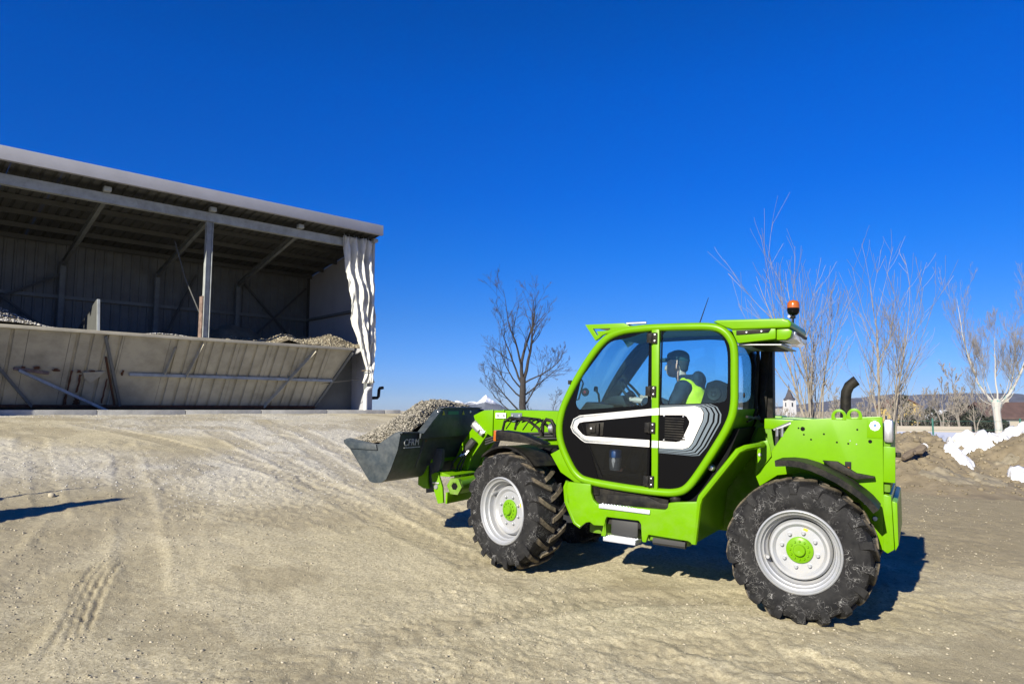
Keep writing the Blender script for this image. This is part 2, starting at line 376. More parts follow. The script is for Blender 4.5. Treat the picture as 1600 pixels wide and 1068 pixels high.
M['pvc'] = mat('pvc_pipe', (.66, .65, .60), .4)
M['wood'] = mat('timber', (.13, .10, .07), .85, noise=.4, nscale=6, bump=.3, bscale=30)
M['soil'] = mat('heap_soil', (.185, .150, .095), .95, col2=(.125, .099, .06), nscale=2.2, bump=.9, bscale=11)
M['soil_dry'] = mat('dry_clay', (.235, .20, .135), .95, noise=.4, nscale=6, bump=.5, bscale=20)
M['soil_dark'] = mat('bin_soil', (.17, .14, .09), .95, noise=.4, nscale=2, bump=.8, bscale=9)
M['snow'] = mat('snow', (.56, .575, .61), .7, noise=.05, nscale=3, bump=.35, bscale=9)
M['old_snow'] = mat('old_snow', (.54, .55, .58), .75, col2=(.36, .335, .29), nscale=5, mixs=(.33, .47), bump=.8, bscale=13)
M['bark_dark'] = mat('bark_dark', (.035, .030, .027), .9, noise=.4, nscale=8)
M['bark_tan'] = mat('bark_tan', (.25, .215, .165), .85, noise=.4, nscale=6)
M['bark_birch'] = mat('bark_birch', (.33, .31, .275), .8, col2=(.10, .20, .18), nscale=4, mixs=(.34, .46))
M['twig'] = mat('twigs', (.165, .145, .12), .9)
M['twig_dark'] = mat('twigs_dark', (.045, .038, .035), .9)

# ------------------------------------------------------------------ mesh helpers
class MB:
    def __init__(s): s.v = []; s.f = []
    def add(s, V, Fc):
        n = len(s.v); s.v += [tuple(map(float, p)) for p in V]; s.f += [tuple(i + n for i in f) for f in Fc]
        return s
    def box(s, x0, x1, y0, y1, z0, z1):
        return s.add([(x0, y0, z0), (x1, y0, z0), (x1, y1, z0), (x0, y1, z0), (x0, y0, z1), (x1, y0, z1), (x1, y1, z1), (x0, y1, z1)],
                     [(0, 3, 2, 1), (4, 5, 6, 7), (0, 1, 5, 4), (1, 2, 6, 5), (2, 3, 7, 6), (3, 0, 4, 7)])
    def prism(s, pts, a, b, ax='y'):
        """2-D outline swept between two planes; ax='y': pts are (x,z); 'x': (y,z); 'z': (x,y)"""
        ar = sum(pts[i][0] * pts[(i + 1) % len(pts)][1] - pts[(i + 1) % len(pts)][0] * pts[i][1] for i in range(len(pts)))
        if ar < 0: pts = pts[::-1]
        mk = {'y': lambda p, c: (p[0], c, p[1]), 'x': lambda p, c: (c, p[0], p[1]), 'z': lambda p, c: (p[0], p[1], c)}[ax]
        n = len(pts); lo, hi = min(a, b), max(a, b)
        V = [mk(p, lo) for p in pts] + [mk(p, hi) for p in pts]
        F = [tuple(range(n)), tuple(range(2 * n - 1, n - 1, -1))] + [(i, i + n, (i + 1) % n + n, (i + 1) % n) for i in range(n)]
        if ax != 'y': F = [f[::-1] for f in F]
        return s.add(V, F)
    def tube(s, P, r, n=8, closed=False, cap=True, squash=None):
        P = [Vector(p) for p in P]; m = len(P); r = r if hasattr(r, '__len__') else [r] * m
        V = []; F = []; up = None
        for i, p in enumerate(P):
            if closed: d = (P[(i + 1) % m] - P[i - 1])
            else: d = P[min(i + 1, m - 1)] - P[max(i - 1, 0)]
            if d.length < 1e-9: d = Vector((0, 0, 1))
            d.normalize()
            if up is None: up = Vector((0, 0, 1)) if abs(d.z) < .9 else Vector((1, 0, 0))
            u = (up - d * up.dot(d))
            if u.length < 1e-6: u = d.orthogonal()
            u.normalize(); w = d.cross(u); up = u
            for k in range(n):
                a = 2 * math.pi * k / n
                V.append(p + (u * math.cos(a) + w * math.sin(a)) * r[i])
        for i in range(m if closed else m - 1):
            j = (i + 1) % m
            for k in range(n):
                F.append((i * n + k, i * n + (k + 1) % n, j * n + (k + 1) % n, j * n + k))
        if cap and not closed:
            F.append(tuple(range(n - 1, -1, -1))); F.append(tuple((m - 1) * n + k for k in range(n)))
        return s.add(V, F)
    def lathe(s, prof, n=32, axis='y', c=(0, 0, 0)):
        """prof: (radius, height along axis)"""
        V = []; F = []; m = len(prof)
        for r, h in prof:
            for k in range(n):
                a = 2 * math.pi * k / n; u, w = r * math.cos(a), r * math.sin(a)
                V.append({'y': (c[0] + u, c[1] + h, c[2] + w), 'z': (c[0] + u, c[1] + w, c[2] + h), 'x': (c[0] + h, c[1] + u, c[2] + w)}[axis])
        for i in range(m - 1):
            for k in range(n):
                q = (i * n + k, i * n + (k + 1) % n, (i + 1) * n + (k + 1) % n, (i + 1) * n + k)
                F.append(q if axis != 'y' else q[::-1])
        return s.add(V, F)
    def beam(s, a, b, w, h, up=(0, 0, 1)):
        a = Vector(a); b = Vector(b); d = (b - a).normalized(); up = Vector(up)
        u = d.cross(up)
        if u.length < 1e-4: u = d.orthogonal()
        u.normalize(); v = u.cross(d)
        V = [p + u * i * w / 2 + v * j * h / 2 for p in (a, b) for i, j in ((-1, -1), (1, -1), (1, 1), (-1, 1))]
        return s.add(V, [(0, 1, 2, 3), (7, 6, 5, 4), (0, 4, 5, 1), (1, 5, 6, 2), (2, 6, 7, 3), (3, 7, 4, 0)])
    def build(s, name, m, parent=None, bevel=0, angle=35, smooth=True, seg=2, mats=None, fmat=None):
        me = bpy.data.meshes.new(name); me.from_pydata(s.v, [], s.f)
        if bevel or smooth:
            bm = bmesh.new(); bm.from_mesh(me)
            bmesh.ops.recalc_face_normals(bm, faces=bm.faces)
            if bevel:
                ed = [e for e in bm.edges if len(e.link_faces) == 2 and e.calc_face_angle(0) > R(28)]
                bmesh.ops.bevel(bm, geom=ed, offset=bevel, segments=seg, profile=.6, affect='EDGES', clamp_overlap=True)
            bm.to_mesh(me); bm.free()
        return link(name, me, m, parent, smooth, angle)
def link(name, me, m, parent=None, smooth=True, angle=35):
    if m is not None: me.materials.append(M[m] if isinstance(m, str) else m)
    if smooth and len(me.polygons):
        me.polygons.foreach_set('use_smooth', [True] * len(me.polygons)); me.set_sharp_from_angle(angle=R(angle))
    o = bpy.data.objects.new(name, me); COL.objects.link(o)
    if parent is not None: o.parent = parent
    return o
def dup(o, parent=None, loc=None, rot=None):
    c = o.copy(); COL.objects.link(c)
    c.parent = parent if parent is not None else o.parent
    if loc is not None: c.location = loc
    if rot is not None: c.rotation_euler = rot
    return c
def dup_tree(o, parent=None):
    c = o.copy(); COL.objects.link(c); c.parent = parent
    for ch in list(o.children): dup_tree(ch, c)
    return c
def tag(o, label, cat, group=None, kind=None):
    o['label'] = label; o['category'] = cat
    if group: o['group'] = group
    if kind: o['kind'] = kind
    return o
def struct(o, label=None):
    o['kind'] = 'structure'
    if label: o['label'] = label
    return o
def empty(name, loc=(0, 0, 0), rz=0, mw=None):
    o = bpy.data.objects.new(name, None); COL.objects.link(o); o.empty_display_size = .2
    if mw is not None: o.matrix_world = mw
    else: o.location = loc; o.rotation_euler = (0, 0, rz)
    return o
def sheet(loops, y, both=.012):
    """flat plate in the xz plane with holes: loops[0] outer, the rest holes; a thin solid"""
    V3 = [[Vector((p[0], p[1], 0)) for p in lp] for lp in loops]
    tris = geometry.tessellate_polygon(V3)
    flat = [p for lp in loops for p in lp]; n = len(flat)
    V = [(p[0], y, p[1]) for p in flat] + [(p[0], y - both, p[1]) for p in flat]
    F = [tuple(t) for t in tris] + [tuple(i + n for i in t[::-1]) for t in tris]
    k = 0
    for lp in loops:
        for i in range(len(lp)):
            a, b = k + i, k + (i + 1) % len(lp); F.append((a, b, b + n, a + n))
        k += len(lp)
    mb = MB(); mb.add(V, F); return mb
def offset(pts, d):
    """offset a closed outline towards its inside by d"""
    ar = sum(pts[i][0] * pts[(i + 1) % len(pts)][1] - pts[(i + 1) % len(pts)][0] * pts[i][1] for i in range(len(pts)))
    sg = 1 if ar > 0 else -1; n = len(pts); out = []
    for i in range(n):
        p0, p, p1 = Vector(pts[i - 1]), Vector(pts[i]), Vector(pts[(i + 1) % n])
        a = (p - p0).normalized(); b = (p1 - p).normalized()
        na = Vector((-a.y, a.x)) * sg; nb = Vector((-b.y, b.x)) * sg; nn = na + nb
        if nn.length < 1e-6: nn = na
        nn.normalize(); q = p + nn * (d / max(.5, nn.dot(na))); out.append((q.x, q.y))
    return out
def smooth_loop(pts, it=1):
    P = [Vector(p) for p in pts]
    for _ in range(it):
        Q = []
        for i in range(len(P)):
            a, b = P[i], P[(i + 1) % len(P)]; Q += [a * .75 + b * .25, a * .25 + b * .75]
        P = Q
    return [tuple(p) for p in P]
def rounded(pts, r, n=4):
    out = []; m = len(pts)
    for i in range(m):
        p0, p, p1 = Vector(pts[i - 1]), Vector(pts[i]), Vector(pts[(i + 1) % m]); a = (p0 - p); b = (p1 - p); q = min(r, a.length * .45, b.length * .45)
        A = p + a.normalized() * q; B = p + b.normalized() * q
        for k in range(n + 1):
            t = k / n; v = A * (1 - t) ** 2 + p * 2 * t * (1 - t) + B * t * t; out.append((v.x, v.y))
    return out
def text_obj(s, size, name, m, parent, mw, depth=.002):
    cu = bpy.data.curves.new(name, 'FONT'); cu.body = s; cu.size = size; cu.extrude = depth
    cu.align_x = 'LEFT'; cu.shear = .12; cu.space_character = 1.05
    tmp = bpy.data.objects.new('tmp', cu); COL.objects.link(tmp)
    dg = bpy.context.evaluated_depsgraph_get(); me = bpy.data.meshes.new_from_object(tmp.evaluated_get(dg))
    bpy.data.objects.remove(tmp)
    me.transform(mw); me.name = name; me.materials.clear()
    return link(name, me, m, parent, smooth=False)
_ico = None
def ico(sub=1):
    bm = bmesh.new(); bmesh.ops.create_icosphere(bm, subdivisions=sub, radius=1)
    V = np.array([v.co[:] for v in bm.verts]); F = np.array([[v.index for v in f.verts] for f in bm.faces]); bm.free(); return V, F
def stones(name, P, S, m, seed, squash=.7, parent=None, extra=None):
    """many small angular stones as one mesh (P centres, S sizes)"""
    rng = np.random.default_rng(seed); V0, F0 = ico(1); n = len(P); nv = len(V0)
    q = rng.normal(size=(n, 4)); q /= np.linalg.norm(q, axis=1)[:, None]
    w, x, y, z = q.T
    Rm = np.stack([np.stack([1 - 2 * (y * y + z * z), 2 * (x * y - z * w), 2 * (x * z + y * w)], -1),
                   np.stack([2 * (x * y + z * w), 1 - 2 * (x * x + z * z), 2 * (y * z - x * w)], -1),
                   np.stack([2 * (x * z - y * w), 2 * (y * z + x * w), 1 - 2 * (x * x + y * y)], -1)], 1)
    sc = S[:, None] * rng.uniform(.55, 1.15, size=(n, 3))
    jit = rng.uniform(.75, 1.15, size=(n, nv, 1))
    V = (V0[None] * jit) * sc[:, None, :]
    V = np.einsum('nij,nkj->nki', Rm, V); V[:, :, 2] *= squash
    V = (V + P[:, None, :]).reshape(-1, 3)
    F = (F0[None] + (np.arange(n) * nv)[:, None, None]).reshape(-1, 3)
    if extra is not None:
        eV, eF = extra
        F = np.concatenate([F, eF + len(V)]); V = np.concatenate([V, eV])
    return tri_mesh(name, V, F, m, parent, smooth=False)
def tri_mesh(name, V, F, m, parent=None, smooth=True, angle=180):
    me = bpy.data.meshes.new(name); F = np.asarray(F); k = F.shape[1]
    me.vertices.add(len(V)); me.vertices.foreach_set('co', np.asarray(V, np.float32).ravel())
    me.loops.add(F.size); me.loops.foreach_set('vertex_index', F.ravel().astype(np.int32))
    me.polygons.add(len(F)); me.polygons.foreach_set('loop_start', np.arange(0, F.size, k, dtype=np.int32))
    if smooth: me.polygons.foreach_set('use_smooth', np.ones(len(F), bool))
    me.update(calc_edges=True); me.validate()
    if m is not None: me.materials.append(M[m] if isinstance(m, str) else m)
    o = bpy.data.objects.new(name, me); COL.objects.link(o)
    if parent is not None: o.parent = parent
    return o
def grid_faces(nr, nc, wrap=False):
    i = np.arange(nr - 1)[:, None]; j = np.arange(nc if wrap else nc - 1)[None]; j2 = (j + 1) % nc
    return np.stack([i * nc + j, i * nc + j2, (i + 1) * nc + j2, (i + 1) * nc + j], -1).reshape(-1, 4)

# ------------------------------------------------------------------ the ground (one sheet to the horizon)
def build_ground():
    r = np.concatenate([np.geomspace(.35, 2.3, 16)[:-1], np.geomspace(2.3, 32, 640), np.geomspace(32, 120, 60)[1:], np.geomspace(120, 7000, 30)[1:]])
    a_front = np.linspace(-44, 44, 620); a_back = np.linspace(44, 316, 60)[1:-1]
    a = np.radians(np.concatenate([a_front, a_back]))
    rr, aa = np.meshgrid(r, a, indexing='ij')
    X = rr * np.sin(aa); Y = rr * np.cos(aa)
    z0 = base_h(X, Y); dz, damp, grv = detail_h(X, Y)
    V = np.stack([X, Y, z0 + dz], -1).reshape(-1, 3)
    nr, nc = X.shape
    F = grid_faces(nr, nc, True)[:, ::-1]
    V = np.concatenate([V, [[0, 0, float(base_h(0., 0.))]]])
    ob = tri_mesh('ground', V, F, 'ground')
    # the disc right under the camera
    fan = [(len(V) - 1, (j + 1) % nc, j) for j in range(nc)]
    bm = bmesh.new(); bm.from_mesh(ob.data); bm.verts.ensure_lookup_table()
    for f in fan: bm.faces.new([bm.verts[i] for i in f])
    bm.normal_update(); bm.to_mesh(ob.data); bm.free()
    for nm, arr in (('damp', damp), ('gravelly', grv)):
        at = ob.data.attributes.new(nm, 'FLOAT', 'POINT')
        at.data.foreach_set('value', np.append(arr.ravel(), 0).astype(np.float32))
    struct(ob, 'pale sandy gravel yard with tyre tracks and damp patches')
    return ob
build_ground()

def scatter_pebbles():
    rng = np.random.default_rng(5); n = 42000
    a = np.radians(rng.uniform(-42, 42, n)); r = np.exp(rng.uniform(math.log(2.3), math.log(24), n))
    x, y = r * np.sin(a), r * np.cos(a)
    h, damp, g = detail_h(x, y)
    keep = rng.uniform(size=n) < np.clip(.25 + .75 * g + .55 * sstep(0, .3, fbm(x * .8, y * .8, 3, 15)), 0, 1)
    s_ = -.69 * x + .724 * y; keep &= s_ < 21.9
    x, y, r, h, g = x[keep], y[keep], r[keep], h[keep], g[keep]
    S = rng.lognormal(math.log(.0048), .42, len(x)) * (1 + .045 * r) * (1 + .3 * g)
    S = np.clip(S, .003, .017)
    P = np.stack([x, y, base_h(x, y) + h + S * .15], -1)
    far = g > .35
    o = stones('loose_pebbles', P[~far], S[~far], 'pebble', 6); o['kind'] = 'stuff'; o['label'] = 'small tan pebbles strewn over the sandy yard'
    o = stones('grey_gravel', P[far], S[far], 'gravel_grey', 7); o['kind'] = 'stuff'; o['label'] = 'grey gravel spilled in a fan in front of the hoppers'
scatter_pebbles()
for k, (x, y, s) in enumerate([(-5.95, 9.25, .06)]):
    o = stones('loose_stone', np.array([[0, 0, 0.]]), np.array([s]), 'pebble', 90 + k); o.location = (x, y, float(gz(x, y)[0]) + .02)
    tag(o, 'pale fist sized stone lying between the two long shadows', 'stone')

# ------------------------------------------------------------------ the storage barn
BT = Vector((.724, .69, 0)).normalized()
BZ = 1.5
barn = empty('storage_shed', (-13.7, 18.9, BZ), math.atan2(BT.y, BT.x))
tag(barn, 'grey open fronted steel shed with sloping roof above gravel hoppers', 'shed')
FR = [-3.93, -.86, 2.21, 5.28, 8.35, 11.42]          # frame positions along the front
HL = 3.90 - BZ                                       # hopper lip
def roof_z(n): return 8.27 - BZ - n * .155           # underside of the roof sheet, n = depth behind the front
def bobj(mb, name, m, **k): return mb.build(name, m, barn, **k)
bobj(MB().prism([(-.74, 8.25 - BZ), (-.60, 8.25 - BZ), (-.60, 8.60 - BZ), (-.74, 8.63 - BZ)], -5.0, 11.46, 'x'), 'fascia', 'barn_fascia', bevel=.01)
# roof sheet with trapezoid ribs across the slope
def ribbed(n0, n1, zf, t0, t1, pitch, dep, wave=(.0, .25, .35, .65, .75)):
    """ribbed sheet: profile along t, swept along n; zf(n) gives height"""
    P = []; t = t0
    while t < t1 - 1e-6:
        for q, d in ((.0, 0), (.30, 0), (.40, 1), (.60, 1), (.70, 0)):
            if t + q * pitch < t1: P.append((t + q * pitch, d * dep))
        t += pitch
    P.append((t1, 0))
    mb = MB(); V = []
    for th in (0, .012):
        for n in (n0, n1):
            V += [(p[0], n, zf(n) + p[1] + th) for p in P]
    k = len(P); F = [(i, i + 1, k + i + 1, k + i) for i in range(k - 1)] + [(2 * k + i + 1, 2 * k + i, 3 * k + i, 3 * k + i + 1) for i in range(k - 1)]
    mb.add(V, F); return mb
t = -5.0; k = 0
while t < 11.4:
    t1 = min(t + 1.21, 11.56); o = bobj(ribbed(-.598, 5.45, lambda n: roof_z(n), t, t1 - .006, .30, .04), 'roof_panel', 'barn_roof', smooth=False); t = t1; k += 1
# back wall and gable of ribbed sheets, each panel a piece
def wall_panel(t0, t1, n, z0, z1, m, name='wall_panel', pitch=.30, dep=.035, side=-1):
    P = []; t = t0
    while t < t1 - 1e-6:
        for q, d in ((0, 0), (.35, 0), (.42, 1), (.6, 1), (.67, 0)):
            if t + q * pitch < t1: P.append((t + q * pitch, n + d * dep * side))
        t += pitch
    P.append((t1, n)); P += [(p[0], p[1] + .012) for p in P[::-1]]
    return MB().prism(P, z0, z1, 'z')
t = -5.0
while t < 11.4:
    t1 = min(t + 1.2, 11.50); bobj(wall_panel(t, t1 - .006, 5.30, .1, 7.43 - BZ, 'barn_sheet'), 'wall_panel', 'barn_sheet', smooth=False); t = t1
for i in range(5):
    n0 = .06 + i * 1.04; n1 = n0 + 1.034
    P = [(n0, 0.05), (n1, 0.05), (n1, roof_z(n1) - .02), (n0, roof_z(n0) - .02)]
    bobj(MB().prism(P, 11.53, 11.575, 'x'), 'gable_panel', 'barn_fascia', smooth=False)
for i in range(5):
    n0 = .06 + i * 1.04; n1 = n0 + 1.034
    bobj(MB().prism([(n0, 0.05), (n1, 0.05), (n1, roof_z(n1) - .02), (n0, roof_z(n0) - .02)], -5.05, -5.0, 'x'), 'gable_panel', 'barn_fascia', smooth=False)
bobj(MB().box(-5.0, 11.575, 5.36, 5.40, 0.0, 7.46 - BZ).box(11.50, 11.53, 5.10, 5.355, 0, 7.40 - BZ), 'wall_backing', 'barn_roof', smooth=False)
# front beam, posts, rafters, purlins
bobj(MB().box(-5.0, 11.40, -.09, -.078, 7.76 - BZ, 8.05 - BZ).box(-5.0, 11.4, -.078, .10, 7.76 - BZ, 7.775 - BZ).box(-5, 11.4, -.078, .1, 8.035 - BZ, 8.05 - BZ), 'front_beam', 'barn_steel', smooth=False)
def hbeam(a, b, w, h, up):
    mb = MB(); a = Vector(a); b = Vector(b); d = (b - a).normalized(); up = Vector(up); s = d.cross(up).normalized(); v = s.cross(d)
    mb.beam(a + v * (h / 2 - .008), b + v * (h / 2 - .008), w, .014, up); mb.beam(a - v * (h / 2 - .008), b - v * (h / 2 - .008), w, .014, up)
    mb.beam(a, b, .012, h - .034, up); return mb
o = bobj(hbeam((5.27, 0, HL + .06), (5.27, 0, 7.755 - BZ), .18, .20, (1, 0, 0)), 'post', 'barn_steel', smooth=False); o['label'] = 'pale front post standing on the hopper rim'
bobj(hbeam((11.43, 0.12, 0), (11.43, 0.12, 7.755 - BZ), .2, .2, (0, 1, 0)), 'post', 'barn_steel', smooth=False)
bobj(MB().box(11.33, 11.56, -.02, .0, 0.02, 8.1 - BZ), 'corner_plate', 'barn_fascia', smooth=False)
bobj(hbeam((-3.93, 0, HL + .06), (-3.93, 0, 7.755 - BZ), .18, .18, (0, 1, 0)), 'post', 'barn_steel', smooth=False)
for i, t in enumerate(FR):
    if i < 5:
        bobj(hbeam((t, 5.12, .1), (t, 5.12, 6.75 - BZ), .16, .18, (0, 1, 0)), 'wall_column', 'barn_steel_shaded', smooth=False)
        bobj(hbeam((t, 5.05, 6.72 - BZ), (t, .12, 7.88 - BZ), .12, .20, (0, 0, 1)), 'rafter', 'barn_steel_shaded', smooth=False)
    bobj(MB().box(t - .10, t + .10, -.30, -.095, 8.06 - BZ, 8.20 - BZ), 'bracket', 'barn_steel', bevel=.02)
for n in (.6, 1.7, 2.8, 3.9, 4.9):
    bobj(MB().box(-5.0, 11.5, n - .035, n + .035, roof_z(n) - .17, roof_z(n) - .012), 'purlin', 'barn_roof', smooth=False)
for z in (5.55 - BZ, 4.2 - BZ):
    bobj(MB().box(-5, 11.48, 5.17, 5.255, z - .06, z + .06), 'wall_rail', 'barn_steel_shaded', smooth=False)
bobj(MB().box(11.40, 11.525, .1, 5.1, 5.5 - BZ, 5.6 - BZ), 'wall_rail', 'barn_steel_shaded', smooth=False)
for a, b in (((8.5, 5.08, 6.9 - BZ), (11.3, 5.08, 4.1 - BZ)), ((8.5, 5.03, 4.1 - BZ), (11.3, 5.03, 6.9 - BZ)), ((2.3, 5.08, 6.4 - BZ), (-.8, 5.08, 4.6 - BZ)), ((2.3, 5.03, 4.0 - BZ), (-.8, 5.03, 6.4 - BZ)), ((5.4, 5.08, 3.9 - BZ), (6.7, 5.08, 6.9 - BZ))):
    bobj(MB().beam(a, b, .07, .07), 'wall_brace', 'barn_roof', smooth=False)
bobj(MB().beam((5.26, .12, 4.45 - BZ), (4.75, .5, 5.9 - BZ), .035, .035).beam((4.75, .5, 5.9 - BZ), (4.45, .7, 7.1 - BZ), .03, .03), 'knee_brace', 'barn_roof', smooth=False)
o = bobj(MB().box(5.13, 5.165, -.04, .22, HL + .06, 5.30 - BZ), 'guard_plate', 'rusty', smooth=False); o['label'] = 'rust red guard plate at the foot of the front post'
# hoppers: sloping steel bins with ribbed sheets, lip, rail and struts
def hp(t, f, off=0.0):
    """point on the hopper face: f 0 at the lip, 1 at the bottom; off = out of the face"""
    return (t, 1.40 * f - off * .83, HL - .02 - (HL - .30) * f - off * .55)
bobj(MB().box(-5.0, 10.70, -.10, .06, HL - .05, HL + .05), 'hopper_lip', 'hopper', bevel=.008)
def hop_panel(t0, t1, rib):
    P = [(t0, 0)]; t = t0 + .185
    if rib:
        while t < t1 - .05: P += [(t - .05, 0), (t - .03, -.05), (t + .03, -.05), (t + .05, 0)]; t += .37
    P.append((t1, 0)); V = []
    for f in (0, 1):
        for p in P: V.append(hp(p[0], f, p[1]))
    for f in (0, 1):
        for p in P: V.append(hp(p[0], f, p[1] - .012))
    k = len(P); mb = MB(); mb.add(V, [(i, i + 1, k + i + 1, k + i) for i in range(k - 1)] + [(2 * k + i + 1, 2 * k + i, 3 * k + i, 3 * k + i + 1) for i in range(k - 1)]); return mb
for t0, t1, rib in ((-5, -2.6, 1), (-2.59, 0.55, 1), (.56, 1.55, 0), (1.56, 2.95, 1), (2.96, 4.25, 0), (4.26, 5.35, 1), (5.36, 6.46, 1), (6.47, 7.57, 1), (7.58, 8.68, 1), (8.69, 9.79, 1)):
    bobj(hop_panel(t0, t1, rib), 'hopper_panel', 'hopper', smooth=False)
bobj(MB().add([hp(9.80, 0), hp(10.66, 0), hp(9.88, 1), hp(9.80, 1), hp(9.80, 0, -.012), hp(10.66, 0, -.012), hp(9.88, 1, -.012), hp(9.80, 1, -.012)], [(0, 3, 2, 1), (4, 5, 6, 7), (0, 1, 5, 4), (1, 2, 6, 5), (2, 3, 7, 6), (3, 0, 4, 7)]), 'hopper_panel', 'hopper', smooth=False)
for f, t0, t1 in ((.53, 3.3, 10.25),):
    a, b = hp(t0, f, .055), hp(t1, f, .055); bobj(MB().beam(a, b, .09, .09, (0, -1, 0)), 'hopper_rail', 'barn_steel', smooth=False)
bobj(MB().beam(hp(.35, .50, .06), hp(1.2, .55, .06), .08, .08, (0, -1, 0)), 'hopper_rail', 'rusty', smooth=False)
def strut(a, b, w=.08, h=.05, m='barn_sheet', nm='strut'): bobj(MB().beam(a, b, w, h, (0, -1, .2)), nm, m, smooth=False)
strut(hp(10.66, .02, .10), hp(9.92, .98, .07), .08, .05); strut(hp(2.42, .02, .08), hp(3.25, .98, .07)); strut(hp(-.9, .0, .1), hp(.95, 1, .08))
def fin(t0, f0, t1, f1, dep=.17, w=.016):
    A, B, C_, D_ = hp(t0, f0, .0), hp(t0, f0, dep), hp(t1, f1, dep), hp(t1, f1, .0)
    V = [(p[0] + q, p[1], p[2]) for q in (-w / 2, w / 2) for p in (A, B, C_, D_)]
    bobj(MB().add(V, [(0, 1, 2, 3), (7, 6, 5, 4), (0, 4, 5, 1), (1, 5, 6, 2), (2, 6, 7, 3), (3, 7, 4, 0)]), 'stiffener', 'hopper', smooth=False)
fin(5.22, .03, 4.95, .55); fin(9.15, .03, 7.9, .99); fin(4.42, .12, 4.3, .5, .16)
strut(hp(2.55, .3, .06), hp(3.1, .98, .06), .05, .04, 'rust', 'rust_seam')
# rust-eaten seams low on the left hopper
rr = random.Random(4)
for t, f0, f1, w in ((1.75, .50, .97, .07), (2.0, .55, .80, .06), (2.05, .85, .97, .14), (2.72, .60, .95, .05), (1.35, .48, .52, .16), (.9, .46, .50, .14), (2.3, .49, .53, .22), (1.95, .49, .53, .10), (.55, .47, .5, .1), (3.1, .47, .55, .06)):
    n = 7; L = [hp(t - w * (.5 + rr.uniform(-.3, .3)), f0 + (f1 - f0) * i / n, .062) for i in range(n + 1)]; Rr = [hp(t + w * (.5 + rr.uniform(-.3, .3)), f0 + (f1 - f0) * i / n, .062) for i in range(n + 1)]
    V = L + Rr; bobj(MB().add(V, [(i, n + 1 + i, n + 2 + i, i + 1) for i in range(n)]), 'rust_patch', 'rust', smooth=False)
V = [hp(2.05, .52, .066), hp(2.62, .50, .066), hp(2.5, .58, .07), hp(2.3, .66, .09), hp(2.12, .60, .07)]
bobj(MB().add(V + [(p[0], p[1] + .01, p[2] + .01) for p in V], [(0, 1, 2, 3, 4), (9, 8, 7, 6, 5)] + [(i, 5 + i, 5 + (i + 1) % 5, (i + 1) % 5) for i in range(5)]), 'torn_flap', 'hopper', smooth=False)
bobj(MB().box(-5, 9.9, 1.30, 1.5, .22, .30), 'hopper_sill', 'rust', smooth=False)
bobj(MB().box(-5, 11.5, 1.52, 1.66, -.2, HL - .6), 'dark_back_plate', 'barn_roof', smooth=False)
bobj(MB().box(9.95, 11.52, 1.44, 1.50, -.1, HL + .1), 'end_wall', 'barn_sheet', smooth=False)
# drain pipes at the right corner
bobj(MB().tube([(11.22, -.10, .02), (11.22, -.10, .75), (11.25, -.1, .88), (11.36, -.1, .97), (11.46, -.08, 1.0), (11.5, -.06, 1.12), (11.5, -.05, 1.35)], .075, 12), 'drain_pipe', 'pvc')
bobj(MB().tube([(11.58, .0, .60), (11.80, .0, .61), (11.85, .0, .66), (11.87, .0, .92), (11.91, .0, .98), (12.05, .0, 1.0)], .06, 12), 'outlet_pipe', 'black')
# unseen wing wall at the left end, shaped to shade the left of the kerb
bobj(MB().box(-1.75, -1.5, -1.05, 0.1, -.3, 2.9), 'shade_wing_wall', 'concrete', bevel=.02)
k_ = empty('concrete_kerb', (-13.7, 18.9, BZ), math.atan2(BT.y, BT.x))
k_['kind'] = 'structure'; k_['label'] = 'long grey concrete kerb under the hoppers'
t = -5.0; i = 0
while t < 12.4:
    w = 2.4; MB().box(t, min(t + w - .012, 12.5), -.55, -.20, -.35, .15).build('kerb_stone', 'concrete', k_, bevel=.02); t += w
apron = MB().box(-5, 11.9, -.198, 1.6, -.35, .13).build('concrete_apron', 'concrete', None); apron.location = barn.location; apron.rotation_euler = barn.rotation_euler
struct(apron, 'concrete strip at the foot of the hoppers')
# contents of the bins
def bin_fill(name, t0, t1, hf, m, label, seed, nst, smat, ssz):
    nt_, nn = 60, 40; T = np.linspace(t0, t1, nt_); N = np.linspace(.07, 5.1, nn)
    tt, n2 = np.meshgrid(T, N, indexing='ij'); z = hf(tt, n2)
    V = np.stack([tt, n2, z], -1).reshape(-1, 3); F = grid_faces(nt_, nn)
    rng = np.random.default_rng(seed); ts = rng.uniform(t0, t1, nst); ns = rng.uniform(.07, 1.0, nst) ** 1.5 * 2.2 + .08
    P = np.stack([ts, ns, hf(ts, ns) + .01], -1)
    o = stones(name, P, rng.uniform(.35, 1.0, nst) * ssz, None, seed, extra=None)
    o.data.materials.append(M[smat])
    b = tri_mesh(name + '_body', V, F, m)
    for q in (o, b): q.location = barn.location; q.rotation_euler = barn.rotation_euler
    b.name = name; o.name = name + '_stones'
    o.parent = b; o.location = (0, 0, 0); o.rotation_euler = (0, 0, 0); o['kind'] = 'stuff'
    b['kind'] = 'stuff'; b['label'] = label
    return b
def grey_h(t, n): return HL + .0 + .35 * sstep(4.2, -1.0, t) * np.exp(-((n - 1.4) / 1.3) ** 2) + .10 * np.exp(-((t - 4.1) / .75) ** 2 - ((n - .2) / .5) ** 2) + .55 * np.exp(-((t - 3.9) / 1.0) ** 2 - ((n - 3) / 1.2) ** 2) * .6 + .05 * fbm(t * 1.5, n * 1.5, 3, 5)
